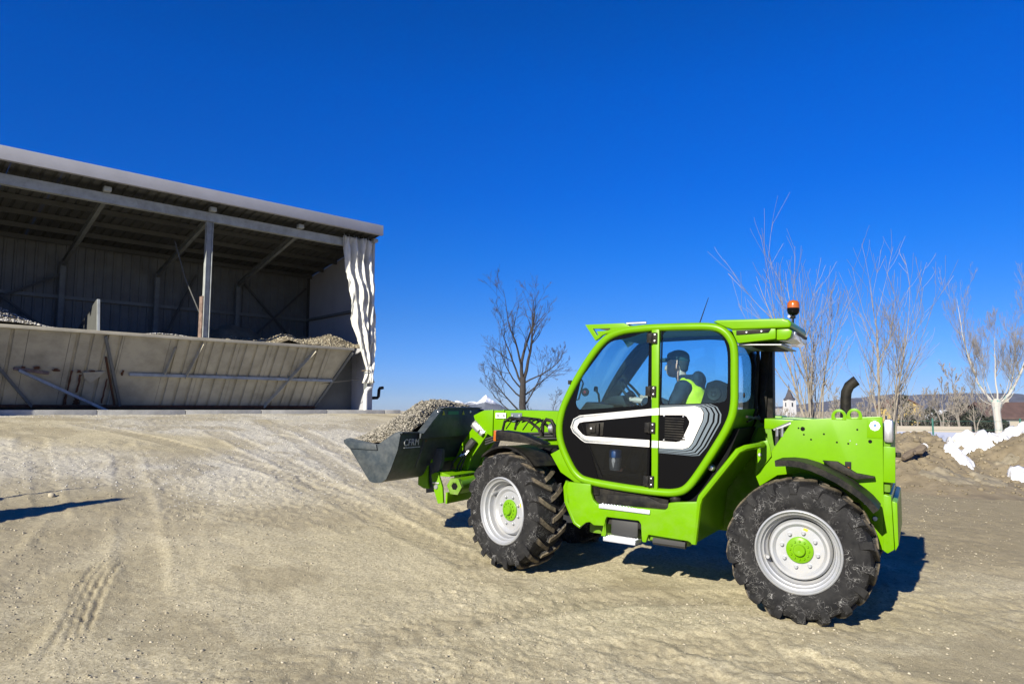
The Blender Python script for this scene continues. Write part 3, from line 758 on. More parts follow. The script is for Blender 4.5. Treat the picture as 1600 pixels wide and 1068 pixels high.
def soil_h(t, n): return HL - .03 + .20 * sstep(6, 9, t) * np.exp(-((n - .5) / .6) ** 2) + 1.0 * np.exp(-((t - 7.4) / 1.3) ** 2 - ((n - 3.2) / 1.0) ** 2) + .45 * np.exp(-((t - 10.2) / .8) ** 2 - ((n - 1.0) / .6) ** 2) + .40 * np.exp(-((t - 8.4) / .9) ** 2 - ((n - 1.2) / .6) ** 2) + .22 * fbm(t * 1.6, n * 1.6, 4, 8)
def grey_l(t, n): return HL + .02 + 1.15 * sstep(2.3, -1.5, t) * np.exp(-((n - 2.2) / 1.6) ** 2) + .05 * fbm(t * 1.5, n * 1.5, 3, 15)
bin_fill('grey_gravel_pile', -4.9, 2.15, grey_l, 'gravel_core', 'grey gravel banked in the leftmost hopper in deep shade', 31, 1500, 'gravel_grey', .05)
bin_fill('pale_gravel_pile', 2.35, 5.3, grey_h, 'gravel_core', 'pale grey gravel behind the hopper rim beside the front post', 32, 2500, 'gravel_grey', .045)
bin_fill('brown_soil_pile', 5.35, 11.3, soil_h, 'soil_dark', 'brown soil heaped in the right hopper beside the tarpaulin', 33, 2500, 'pebble', .045)
dv = MB().add([(2.2, .05, HL + .06), (2.2, 1.5, HL + .06), (2.2, 1.6, HL + .3), (2.2, .25, HL + .98), (2.2, .12, HL + 1.0)], [(0, 1, 2, 3, 4)])
dv = MB().prism([(.05, HL + .06), (2.4, HL + .06), (2.4, HL + .35), (.40, HL + 1.0), (.22, HL + 1.0)], 2.22, 2.25, 'x').build('divider_plate', 'barn_roof', None)
MB().prism([(.0, HL + .06), (.05, HL + .06), (.22, HL + 1.0), (.17, HL + 1.0)], 2.20, 2.27, 'x').build('lit_edge', 'barn_steel', dv)  # pale strip stands in for the sunlit edge of the dark plate
dv.location = barn.location; dv.rotation_euler = barn.rotation_euler; tag(dv, 'pointed steel divider plate standing between two gravel bins', 'divider')
pk = MB().beam(hp(.45, .49, .20), hp(3.02, 1.04, .26), .085, .05, (0, -1, .4)).build('fallen_beam', 'barn_steel', None, bevel=.008); pk.location = barn.location; pk.rotation_euler = barn.rotation_euler
tag(pk, 'pale beam fallen slantwise against the rusty left hopper', 'beam')

# tarpaulin curtain gathered and tied at the corner
def curtain():
    nu, nv = 90, 60; V = []
    for j in range(nv):
        f = j / (nv - 1); z = 8.10 - BZ - f * 5.45
        prof = np.interp(f, [0, .12, .35, .6, .82, .90, .94, 1.0], [1.42, 1.36, 1.12, .88, .46, .24, .26, .42])
        right = np.interp(f, [0, .5, .8, .92, 1], [11.47, 11.47, 11.47, 11.42, 11.46])
        amp = np.interp(f, [0, .1, .5, .85, .92, 1], [.085, .10, .085, .06, .03, .07])
        for i in range(nu):
            u = i / (nu - 1); ph = u * 2 * math.pi * 4.6 + 1.3 * math.sin(2.2 * f + 5 * u) + 4.5 * float(vnoise(u * 3.3 + f, f * 2.4, 3))
            y = -.20 + amp * math.sin(ph) + .05 * math.sin(2.1 * ph + 2 * f) * (1 - f) + .26 * float(fbm(u * 5 + 2.5 * f, f * 5, 4, 7, .6))
            V.append((right - prof * (1 - u) + .02 * math.sin(ph * 1.3), y, z + .03 * math.sin(ph) * (f < .02) + .05 * float(vnoise(u * 6, f * 2, 9)) * f))
    F = grid_faces(nv, nu)
    o = tri_mesh('tarpaulin_curtain', np.array(V), F, 'tarp'); md = o.modifiers.new('thick', 'SOLIDIFY'); md.thickness = .012
    o.location = barn.location; o.rotation_euler = barn.rotation_euler
    tag(o, 'off white tarpaulin curtain gathered in folds and tied at the shed corner', 'tarpaulin')
    MB().tube([(11.16 + .16 * math.cos(a), -.2 + .13 * math.sin(a), 8.10 - BZ - 5.45 * .915) for a in np.linspace(0, 2 * math.pi, 18)[:-1]], .02, 6, closed=True).build('tie_rope', 'wood', o)
    h0 = None
    for i in range(7):
        if h0 is None: h0 = MB().tube([(0, -.12, 8.08 - BZ), (0, -.12, 8.18 - BZ), (0, -.1, 8.22 - BZ)], .012, 5).build('curtain_hook', 'steel', o); h0.location = (10.15, 0, 0)
        else: dup(h0, o, (10.15 + i * .21, 0, 0))
curtain()
rope = MB().tube([(11.0, -.12, 1.28), (10.3, .1, 1.20), (9.85, .75, 1.12)], .012, 5).build('stay_wire', 'rubber_hose', barn)

# ------------------------------------------------------------------ soil heap with snow
def heap_h(x, y):
    u = x - 7.6; ridge = y - (17.0 + .12 * (x - 8))
    prof = np.exp(-(np.abs(ridge) / 2.1) ** 2.3)
    top = .84 + .35 * sstep(10.6, 14, x) + .10 * np.exp(-((x - 9.5) / .6) ** 2) - .36 * np.exp(-((x - 10.75) / .45) ** 2) + .06 * np.sin(x * 1.3)
    left = sstep(7.4, 8.6, x + .15 * ridge)
    h = prof * top * left
    return h + h * (.38 * fbm(x * .9, y * .9, 3, 101) + .26 * fbm(x * 2.6, y * 2.6, 3, 103) + .10 * fbm(x * 7, y * 7, 3, 105))
def heap():
    nx, ny = 420, 200; X, Y = np.meshgrid(np.linspace(7.0, 26, nx), np.linspace(13.2, 21.5, ny), indexing='ij')
    h = heap_h(X, Y); Z = base_h(X, Y) + detail_h(X, Y)[0] + h - .06
    V = np.stack([X, Y, Z], -1).reshape(-1, 3)
    o = tri_mesh('soil_heap', V, grid_faces(nx, ny), 'soil'); tag(o, 'long brown soil heap with snow on top at the yard edge', 'heap')
    m = np.zeros_like(h)
    def blob(cx, cy, rx, ry, sd):
        q = np.hypot((X - cx) / rx, (Y - cy) / ry) + .95 * fbm(X * 2.6 + sd, Y * 2.2, 5, 111 + sd, .6)
        return 1 - sstep(.75, 1.0, q)
    crest = 17.0 + .12 * (X - 8)
    cr = 1 - sstep(.55, 1.0, np.abs(Y - crest - .5) / .76 + 1.55 * fbm(X * 1.4, Y * 1.4, 5, 131, .62)); cr = cr * sstep(10.0, 10.9, X)
    blobs = [('crest_snow', 'white snow cap along the crest of the soil heap', cr)]
    for nm, lab, args in (('snow_patch', 'large white snow patch on the right flank of the heap', (12.95, 15.75, 1.15, .45, 1)),
                          ('snow_patch', 'round snow lump low left of the large patch', (11.15, 15.5, .26, .35, 2)),
                          ('snow_patch', 'small snow scrap at the foot of the heap', (10.9, 14.55, .35, .25, 3)),
                          ('snow_patch', 'small snow scrap beside the broken log', (10.15, 16.3, .25, .3, 4)),
                          ('snow_patch', 'tiny snow fleck below the large patch', (11.95, 15.2, .22, .3, 6))):
        blobs.append((nm, lab, blob(*args)))
    F = grid_faces(nx, ny)
    for nm, lab, w in blobs:
        wv = w.reshape(-1); keep = (wv[F] > .12).any(1)
        Vs = V.copy(); Vs[:, 2] += .16 * np.minimum(wv * 2.2, 1) ** .5 * (1 + .7 * fbm(V[:, 0] * 3, V[:, 1] * 3, 3, 141)) + .07 * fbm(V[:, 0] * 6, V[:, 1] * 6, 3, 143) - .03
        Fk = F[keep]; used = np.unique(Fk); mp = -np.ones(len(V), int); mp[used] = np.arange(len(used))
        if len(used) < 4: continue
        so = tri_mesh(nm, Vs[used], mp[Fk], 'old_snow'); so['kind'] = 'stuff'; so['label'] = lab
    # dry clay scars on the flank
    for lab, a in (('pale dry clay scar at the left foot of the heap', (9.25, 15.1, .45, .45, 7)), ('pale dry clay scar near the snow patch', (10.05, 15.05, .3, .4, 8)), ('pale dry clay band below the crest', (14.6, 16.3, .9, .3, 9)), ('pale clay shelf under the crest snow', (11.3, 16.3, .35, .2, 10))):
        wv = blob(*a).reshape(-1); keep = (wv[F] > .12).any(1); Vs = V.copy(); Vs[:, 2] += .05 * wv - .012; Fk = F[keep]; used = np.unique(Fk)
        if len(used) < 4: continue
        mp = -np.ones(len(V), int); mp[used] = np.arange(len(used))
        so = tri_mesh('dry_clay', Vs[used], mp[Fk], 'soil_dry'); so['kind'] = 'stuff'; so['label'] = lab
    rng = np.random.default_rng(21); n = 2600; xs = rng.uniform(7.6, 20, n); ys = rng.uniform(14.2, 19, n); hh = heap_h(xs, ys); k = hh > .08; xs, ys, hh = xs[k], ys[k], hh[k]
    so = stones('soil_clods', np.stack([xs, ys, base_h(xs, ys) + detail_h(xs, ys)[0] + hh - .05], -1), rng.lognormal(math.log(.03), .5, len(xs)).clip(.012, .11), 'clod', 22); so['kind'] = 'stuff'; so['label'] = 'loose clods of soil on the heap'
    lx, ly = 8.9, 15.75; lz = float(base_h(lx, ly) + heap_h(np.array(lx), np.array(ly)))
    lg = empty('broken_log', (lx, ly, lz + .05)); tag(lg, 'broken log with bark sticking out of the soil heap', 'log')
    MB().tube([(-.30, -.10, -.10), (-.16, -.06, -.02), (-.02, -.03, .05), (.10, -.04, .07), (.24, .0, .16)], [.05, .085, .07, .10, .075], 9).tube([(-.02, -.03, .05), (-.10, -.22, .03)], [.05, .03], 7).build('trunk', 'wood', lg)
    MB().tube([(.235, .0, .155), (.27, .01, .18)], [.08, .07], 9).build('cut_end', 'white', lg)
heap()

# ------------------------------------------------------------------ snow field, hills, mountains
def snow_field():
    r = np.geomspace(23, 900, 90); a = np.radians(np.linspace(17, 62, 80)); rr, aa = np.meshgrid(r, a, indexing='ij')
    X = rr * np.sin(aa); Y = rr * np.cos(aa)
    Z = base_h(X, Y) + .10 + .05 * fbm(X * .5, Y * .5, 3, 151) + .12 * sstep(25, 40, rr)
    Z = Z - .25 * (1 - sstep(23, 24.5, rr + 1.2 * fbm(X * .6, Y * .6, 3, 155)))
    Z = Z - .5 * (1 - sstep(17.2, 21, np.degrees(aa) + 5 * fbm(X * .12, Y * .12, 4, 157))) - .5 * (1 - sstep(0, 1.5, 62 - np.degrees(aa)))
    o = tri_mesh('snow_field', np.stack([X, Y, Z], -1).reshape(-1, 3), grid_faces(90, 80)[:, ::-1], 'snow'); struct(o, 'flat snow covered field beyond the soil heap')
snow_field()
def ridge(name, x0, x1, y, hf, m, label, depth, base=-9, n=260, rows=26):
    X = np.linspace(x0, x1, n); hh = hf(X); V = []
    for j in range(rows):
        f = j / (rows - 1); s = math.sin(math.pi * .5 * min(1, f / .55)) if f < .55 else math.cos(math.pi * .5 * (f - .55) / .45)
        yy = y - depth * .55 + depth * f
        z = base + (hh - base) * s * (1 + .25 * fbm(X / depth * 5 + 3, np.full(n, f * 5.0), 4, 7) * math.sin(math.pi * f))
        V.append(np.stack([X, np.full(n, yy) + depth * .12 * fbm(X / depth * 3, np.full(n, f * 3.), 3, 9), z], -1))
    o = tri_mesh(name, np.concatenate(V), grid_faces(rows, n), m); struct(o, label); return o
M['hill'] = mat('hazy_wooded_hill', (.062, .068, .098), .95, noise=.5, nscale=.02)  # blue of the distant haze partly put into the base colour
def mountain_mat():
    m = mat('snowy_mountain', (.30, .30, .32), .9); nt = m.node_tree; b = nt.nodes['Principled BSDF']
    g = nt.nodes.new('ShaderNodeNewGeometry'); sp = nt.nodes.new('ShaderNodeSeparateXYZ'); nt.links.new(g.outputs['Position'], sp.inputs[0])
    n = nt.nodes.new('ShaderNodeTexNoise'); n.inputs['Scale'].default_value = .012; n.inputs['Detail'].default_value = 8; n.inputs['Roughness'].default_value = .7
    nt.links.new(g.outputs['Position'], n.inputs['Vector'])
    ma = nt.nodes.new('ShaderNodeMath'); ma.operation = 'MULTIPLY_ADD'; ma.inputs[1].default_value = 140; nt.links.new(n.outputs['Fac'], ma.inputs[0]); nt.links.new(sp.outputs[2], ma.inputs[2])
    mr = nt.nodes.new('ShaderNodeMapRange'); mr.inputs[1].default_value = 124; mr.inputs[2].default_value = 150; nt.links.new(ma.outputs[0], mr.inputs[0])
    c = mixc(nt, mr.outputs[0], (.07, .08, .10), (.85, .87, .90)); nt.links.new(c, b.inputs['Base Color']); return m
M['mountain'] = mountain_mat()
ridge('hills', 1100, 5200, 4300, lambda X: 8 + 88 * sstep(1400, 2500, X) * (1 - .45 * sstep(2900, 4000, X)) * (1 + .35 * fbm(X / 600, X * 0, 4, 3)) , 'hill', 'low wooded hills beyond the village', 900)
ridge('mountains', -900, 700, 6200, lambda X: -9 + np.maximum(82 * np.exp(-(np.abs(X + 470) / 150) ** 1.6), np.maximum(118 * np.clip(1 - np.abs(X + 228) / 260, 0, 1) ** 1.25, 78 * np.exp(-(np.abs(X + 330) / 200) ** 2))) * (1 + .12 * fbm(X / 60, X * 0, 4, 13)), 'mountain', 'distant snow covered mountain peaks', 700, n=500)

# ------------------------------------------------------------------ village: houses, church, fence, far trees
def at(px, d):
    """point on the terrain seen in direction px (pixel column of the photograph) at distance d along the view axis"""
    x = (px - 800) / 1100 * d * 1.0046; y = d
    return x, y, float(base_h(x, y))
HM = {'wall_white': mat('house_white', (.22, .217, .215), .85), 'wall_cream': mat('house_cream', (.26, .23, .185), .85), 'wall_yellow': mat('house_yellow', (.36, .26, .085), .85),
      'roof_red': mat('roof_red', (.085, .05, .042), .85, noise=.3, nscale=1), 'roof_brown': mat('roof_brown', (.13, .065, .045), .85, noise=.3, nscale=1), 'roof_snow': mat('roof_snow', (.36, .375, .40), .8), 'pane': mat('window_pane', (.03, .035, .045), .15), 'slate': mat('slate', (.045, .04, .045), .7)}
HM['church_white'] = mat('church_white', (.42, .41, .40), .85)
M.update(HM)
def house(px, d, w, l, h, rh, rz, wall, roof, label, wins=3, floors=2, cat='house', name='house'):
    x, y, z = at(px, d); t = empty(name, (x, y, z - .3), R(rz)); tag(t, label, cat)
    MB().prism([(-w / 2, 0), (w / 2, 0), (w / 2, h), (0, h + rh), (-w / 2, h)], -l / 2, l / 2).build('wall', wall, t, smooth=False)
    ov = .6; th = .25; sl = rh / (w / 2)
    rf = MB().prism([(-w / 2 - ov, h - ov * sl + .05), (0, h + rh + .05), (w / 2 + ov, h - ov * sl + .05), (w / 2 + ov, h - ov * sl + .05 + th), (0, h + rh + .05 + th), (-w / 2 - ov, h - ov * sl + .05 + th)], -l / 2 - .7, l / 2 + .7).build('roof', roof, t, smooth=False)
    MB().box(w * .15, w * .15 + .7, l * .1, l * .1 + .7, h + rh * .5, h + rh + 1.0).build('chimney', wall, rf, smooth=False)
    def win(p, sx, sy, k=0):
        f = MB().box(p[0] - sx, p[0] + sx, p[1] - sy, p[1] + sy, p[2], p[2] + 1.5).build('window', 'wall_white', t, smooth=False)
        MB().box(p[0] - sx * (1.15 if sx < .1 else .82), p[0] + sx * (1.15 if sx < .1 else .82), p[1] - sy * (1.15 if sy < .1 else .82), p[1] + sy * (1.15 if sy < .1 else .82), p[2] + .12, p[2] + 1.38).build('pane', 'pane', f, smooth=False)
    for fl in range(floors):
        zz = 1.2 + fl * 2.8
        if zz + 1.5 > h: break
        for i in range(wins):
            win((-w / 2 - .02, -l / 2 + l * (i + .5) / wins, zz), .06, .55)
        for i in range(2): win((-w / 4 + i * w / 2, -l / 2 - .02, zz), .55, .06)
    return t
house(1457, 270, 6.0, 8, 5.2, 3.0, 20, 'wall_white', 'roof_snow', 'small white gabled house with snowy roof among dark trees')
house(1533, 190, 9, 13, 4.4, 2.8, 60, 'wall_white', 'roof_brown', 'long white house with brown red roof left of the birch')
house(1590, 120, 8, 14, 3.2, 2.2, 82, 'wall_cream', 'roof_red', 'low cream building with red roof right of the birch')
house(1398, 230, 9, 9, 8.2, 2.2, 10, 'wall_yellow', 'roof_brown', 'tall yellow house behind the bare poplar stems', floors=3)
house(1428, 320, 8, 9, 4.0, 2.4, 40, 'wall_cream', 'roof_snow', 'cream cottage with snowy roof half hidden by trees')
house(1548, 260, 10, 12, 6, 3, 60, 'wall_white', 'roof_red', 'farther white house with red roof above the low building')
house(1500, 240, 9, 12, 4.5, 2.6, 100, 'wall_cream', 'roof_brown', 'far cream house with brown roof between bare trees')
# church
cx, cy, cz = at(1230, 420)
ch = empty('church', (cx, cy, cz - .5), R(15)); tag(ch, 'white church tower with dark pointed spire on the skyline', 'church')
tw = MB().box(-2.6, 2.6, -2.6, 2.6, 0, 16.2).build('tower', 'church_white', ch, smooth=False)
for sx, sy in ((-2.62, 0), (2.62, 0), (0, -2.62), (0, 2.62)): MB().box(sx - (.05 if sx else .5), sx + (.05 if sx else .5), sy - (.05 if sy else .5), sy + (.05 if sy else .5), 12.0, 14.4).build('window', 'pane', tw, smooth=False)
MB().lathe([(3.6, 16.1), (3.3, 16.6), (2.3, 17.6), (1.7, 19.2), (1.2, 20.4), (.9, 20.8), (.95, 21.4), (.5, 22.4), (.15, 25.0), (.0, 26)], 8, 'z').build('spire', 'slate', ch, smooth=False)
MB().box(-2.0, 2.0, 2.7, 22, 0, 7).prism([(-5, 7), (5, 7), (0, 11)], 2.7, 22).build('nave', 'wall_white', ch, smooth=False)
# low wall and wire fence along the field
def wall_line(px0, d0, px1, d1, h, m, name, label, cat):
    a = Vector(at(px0, d0)); b = Vector(at(px1, d1)); t = empty(name, a); tag(t, label, cat); n = max(2, int((b - a).length / 6)); 
    for i in range(n):
        p = Vector(at(px0 + (px1 - px0) * i / n, d0 + (d1 - d0) * i / n)) - a; q = Vector(at(px0 + (px1 - px0) * (i + 1) / n, d0 + (d1 - d0) * (i + 1) / n)) - a
        MB().beam(p + Vector((0, 0, h / 2 - .3)), p.lerp(q, .995) + Vector((0, 0, h / 2 - .3)), .25, h + .3).build('wall_section', m, t, smooth=False)
wall_line(1385, 92, 1510, 84, 1.1, 'wall_cream', 'boundary_wall', 'long low pale wall at the far edge of the snow field', 'wall')
fx, fy, fz = at(1450, 24.5)
fp = empty('fence', (fx, fy, fz)); tag(fp, 'green post and wire fence behind the soil heap', 'fence')
M['fence_green'] = mat('fence_green', (.02, .10, .075), .5)
pts = [(-3.2, 1.2), (0, 0), (2.6, -.6), (5.4, -1.2), (8.4, -1.8)]
for x, y in pts: MB().tube([(x, y, -.2), (x, y, 1.35)], .03, 8).build('post', 'fence_green', fp)
for zz in (.25, .6, .95, 1.25):
    MB().tube([(x, y, zz) for x, y in pts], .004, 4).build('wire', 'fence_green', fp)

def grow(tube, rng, p, d, L, r, lvl, maxl, spread, droop, twist, nseg=5, up=.12, lf=(.34, .58)):
    """one limb as a tapering tube, then its side shoots; tube(level, points, radii)"""
    P = [Vector(p)]; dd = Vector(d).normalized(); 
    for i in range(nseg):
        dd = (dd + Vector((rng.gauss(0, twist), rng.gauss(0, twist), rng.gauss(0, twist) + up))).normalized()
        P.append(P[-1] + dd * L / nseg)
    rad = [r * (1 - .93 * i / nseg) for i in range(nseg + 1)]
    tube(lvl, P, rad)
    if lvl >= maxl: return
    n = {0: 9, 1: 5, 2: 3, 3: 2}.get(lvl, 2)
    n = int(n * spread[1])
    for k in range(n):
        f = rng.uniform(.18, .98) if lvl else rng.uniform(.25, .97)
        i = min(int(f * nseg), nseg - 1); q = P[i].lerp(P[i + 1], f * nseg - i); ax = (P[i + 1] - P[i]).normalized()
        side = Vector((rng.gauss(0, 1), rng.gauss(0, 1), rng.gauss(0, .4))); side = (side - ax * side.dot(ax)).normalized()
        nd = (ax * math.cos(spread[0]) + side * math.sin(spread[0]) + Vector((0, 0, droop))).normalized()
        grow(tube, rng, q, nd, L * rng.uniform(*lf) * (1.05 - .45 * f), max(.0035, min(rad[i] * .5, .035)), lvl + 1, maxl, spread, droop, twist, 5 if lvl == 0 else 4, up, lf)
def bare_tree(name, px, d, label, stems, seed, bark, twig, maxl=3, spread=(.6, 1.0), droop=.05, twist=.10, up=.12, group=None, z0=None, trunk=None, minr=.0035, cat='tree', lf=(.34, .58)):
    x, y, z = at(px, d); z = z if z0 is None else z0
    t = empty(name, (x, y, z)); tag(t, label, cat, group); rng = random.Random(seed); tw = MB(); tw2 = MB()
    for sp, sd, sl, sr in stems:
        st = MB()
        def tube(l, P, rad, st=st):
            (st if l == 0 else tw if l == 1 else tw2).tube(P, [max(minr, q) for q in rad], 8 if l == 0 else 5 if l == 1 else 3, cap=False)
        grow(tube, rng, sp, sd, sl, sr, 0, maxl, spread, droop, twist, 9, up, lf)
        st.build('stem', bark, t)
    if trunk: MB().tube(*trunk, 10).build('trunk', bark, t)
    if tw.v: tw.build('branches', bark if bark != 'bark_birch' else twig, t, smooth=False)
    if tw2.v: tw2.build('twigs', twig, t, smooth=False)
    return t
# dark tree left of the cab
bare_tree('bare_tree', 816, 40, 'dark bare tree with forked crown left of the cab',
          [((.0, 0, 2.7), (-.10, 0, 1), 5.2, .11), ((.08, 0, 2.8), (.42, .1, 1), 5.0, .10), ((.04, 0, 2.8), (.12, -.2, 1), 5.4, .07), ((.0, 0, 2.5), (-.45, .1, 1), 4.4, .07), ((-.05, 0, .9), (-.75, -.1, .75), 3.2, .055), ((.0, 0, .5), (-.85, .2, .50), 3.2, .05), ((.05, .0, 1.3), (.75, .2, .75), 3.2, .05), ((-.05, 0, 1.8), (-.85, 0, .75), 3.4, .05), ((.1, .0, 2.6), (.9, -.2, .45), 3.4, .05), ((.1, .1, 1.9), (.85, .2, .55), 3.2, .045), ((-.05, 0, 2.3), (-.8, -.2, .75), 3.4, .05), ((.9, .3, -.4), (.6, 0, .8), 2.8, .035), ((.55, .3, -.6), (.0, 0, 1), 2.8, .03)],
          3, 'bark_dark', 'twig_dark', maxl=3, spread=(.66, 1.0), droop=.02, twist=.12, up=.09, minr=.006, trunk=([(.18, 0, -1.8), (.1, 0, .2), (.0, 0, 1.4), (.03, 0, 2.4), (.06, 0, 2.95)], [.24, .2, .19, .17, .14]), z0=.55)
def clump(px, d, label, tops, seed, hscale, spread=(.50, 1.1)):
    rng = random.Random(seed); st = []
    for dx, h in tops:
        st.append(((rng.uniform(-.18, .18) + dx * .10, rng.uniform(-.2, .2), .15), (dx * .9 / hscale, rng.uniform(-.14, .14), 1), h, (.020 + h * .0055)))
    return bare_tree('bare_tree', px, d, label, st, seed, 'bark_tan', 'twig', maxl=2, spread=spread, droop=.06, twist=.062, up=.10, group=None, lf=(.36, .72), minr=.0055)
clump(1268, 27, 'bare multi stemmed poplar rising behind the roof beacon', [(-1.2, 7.0), (-.55, 7.4), (.1, 5.9), (.7, 4.9), (1.4, 4.6), (-1.5, 4.2), (1.8, 3.7), (-.2, 4.9), (-1.2, 3.2)], 5, 8)
clump(1378, 29, 'bare multi stemmed poplar behind the exhaust pipe', [(-.35, 7.2), (.35, 6.1), (1.3, 5.3), (2.2, 4.7), (-1.2, 5.2), (.8, 4.6), (-.9, 4.2), (2.8, 3.4)], 8, 8)
# pollarded birch
bare_tree('bare_tree', 1551, 36, 'white barked pollarded birch standing behind the soil heap',
          [((-.15, 0, 2.0), (-.66, .1, .5), 5.7, .065), ((.2, 0, 2.05), (.75, 0, .4), 5.6, .075), ((.05, 0, 2.1), (.30, .3, .8), 3.8, .045), ((.3, .1, 2.1), (.95, .2, .3), 4.4, .045), ((-.2, 0, 1.95), (-.95, -.2, .15), 3.0, .02), ((.25, 0, 1.95), (1, .1, .1), 3.2, .02), ((-.2, 0, 1.9), (-.8, .4, .1), 2.4, .016), ((0, 0, 2.0), (.5, -.4, .5), 3.4, .02), ((0, 0, 2.0), (-.4, .4, .6), 3.6, .02)],
          15, 'bark_birch', 'twig', maxl=3, spread=(.75, 1.6), droop=-.02, twist=.10, up=.42, trunk=([(.0, 0, -.6), (.02, 0, .8), (-.03, 0, 1.6), (0, 0, 2.0), (.02, 0, 2.2)], [.18, .17, .17, .25, .15]))
# trees of the village
rt = random.Random(9)
M['bush_dark'] = mat('dark_conifer', (.030, .036, .024), .95, noise=.5, nscale=2)
spots = [(1400, 100), (1412, 120), (1425, 110), (1440, 118), (1466, 100), (1480, 120), (1492, 108), (1503, 125), (1516, 112), (1533, 130), (1545, 105), (1562, 125), (1575, 140), (1592, 150), (1345, 120), (1362, 140), (1386, 110), (1330, 150), (1304, 140), (1610, 120), (1448, 160), (1472, 170), (1508, 160)]
lab = ['bare brown tree at the %s'] 
where = ['left end of the low wall', 'yellow house front', 'wall behind the machine tail', 'left side of the white gabled house', 'right side of the white gabled house', 'field edge beside the gabled house', 'field edge halfway to the birch', 'left end of the long white house', 'front of the long white house', 'middle of the long white house', 'birch, just to its left', 'birch, just behind its trunk', 'birch, just to its right', 'red roofed low building', 'exhaust pipe, seen behind it', 'second poplar, low behind it', 'yellow house left corner', 'hood eyes, low behind them', 'first poplar foot', 'right edge of the picture', 'rear of the white gabled house', 'rear of the gabled house, farther right', 'rear of the long white house']
protos = []
for k in range(4):
    x0 = MB(); x1 = MB(); rg = random.Random(50 + k)
    def tube(l, P, rad): (x0 if l == 0 else x1).tube(P, [max(.03, q) for q in rad], 6 if l == 0 else 3, cap=False)
    for q in range(2 + k % 2): grow(tube, rg, (rg.uniform(-.2, .2), rg.uniform(-.2, .2), -.3), (rg.uniform(-.25, .25), rg.uniform(-.25, .25), 1), rg.uniform(5.5, 8), .16, 0, 3, (.6, 1.0), .05, .12, 6)
    protos.append((x0, x1))
done = {}
for k, ((px, d), wh) in enumerate(zip(spots, where)):
    j = k % 4; x, y, z = at(px, d); t = empty('bare_tree', (x, y, z), rt.uniform(0, 6)); s_ = rt.uniform(.7, 1.15); t.scale = (s_, s_, s_ * rt.uniform(.85, 1.1))
    tag(t, lab[0] % wh, 'tree', 'bare trees in front of the village')
    if j not in done: done[j] = (protos[j][0].build('trunk', 'bark_dark' if j % 2 else 'twig', t, smooth=False), protos[j][1].build('twigs', 'twig', t, smooth=False))
    else:
        for o in done[j]: dup(o, t)
def bush(px, d, w, h, seed, label, m='bush_dark', n=900):
    x, y, z = at(px, d); rng = np.random.default_rng(seed); 
    q = rng.normal(size=(n, 3)); q /= np.linalg.norm(q, axis=1)[:, None]; rad = rng.uniform(.45, 1, n) ** .5
    P = q * rad[:, None] * np.array([w / 2, w / 2, h / 2]) + np.array([0, 0, h / 2]); P[:, :2] *= (1.15 - .55 * P[:, 2:3] / h)
    a = rng.normal(size=(n, 3)); a /= np.linalg.norm(a, axis=1)[:, None]; b = np.cross(a, rng.normal(size=(n, 3))); b /= np.linalg.norm(b, axis=1)[:, None]
    s = rng.uniform(.12, .38, n)[:, None]; V = np.stack([P - a * s, P + a * s, P + b * s * .9], 1).reshape(-1, 3); F = np.arange(3 * n).reshape(-1, 3)
    t = empty('evergreen', (x, y, z)); tag(t, label, 'evergreen'); tri_mesh('foliage', V, F, m, t, smooth=False)
    MB().tube([(0, 0, -.3), (0, 0, h * .8)], [.18, .05], 6).build('trunk', 'bark_dark', t)
bush(1404, 135, 4.5, 7.5, 1, 'tall dark evergreen in front of the yellow house')
bush(1447, 140, 4.5, 5.0, 2, 'dark evergreen directly left of the white gabled house')
bush(1478, 130, 6, 4.2, 3, 'broad dark evergreen right of the white gabled house')
bush(1500, 128, 6, 5.5, 4, 'dark rounded evergreen between gabled and long houses')
bush(1515, 120, 5, 4.2, 5, 'low dark evergreen at the long house gable')
bush(1420, 130, 7, 3.2, 6, 'low dark hedge like evergreen behind the pale wall')
bush(1545, 100, 4, 2.6, 7, 'low dark shrub left of the birch trunk')
# far wood below the hills
def far_wood():
    rng = np.random.default_rng(77); n = 16000; px = rng.uniform(1200, 1640, n); d = rng.uniform(230, 520, n); x = (px - 800) / 1100 * d; h = rng.gamma(3, 1.1, n) * (.6 + .8 * (vnoise(px * .05, d * 0) + .5))
    P = np.stack([x, d, base_h(x, d) + h], -1); a = rng.normal(size=(n, 3)) * np.array([.35, .35, .9]); b = rng.normal(size=(n, 3)) * .35
    V = np.stack([P - a, P + a, P + b], 1).reshape(-1, 3); o = tri_mesh('far_wood', V, np.arange(3 * n).reshape(-1, 3), 'twig', smooth=False); o['kind'] = 'stuff'; o['label'] = 'brown leafless wood in front of the hills'
far_wood()

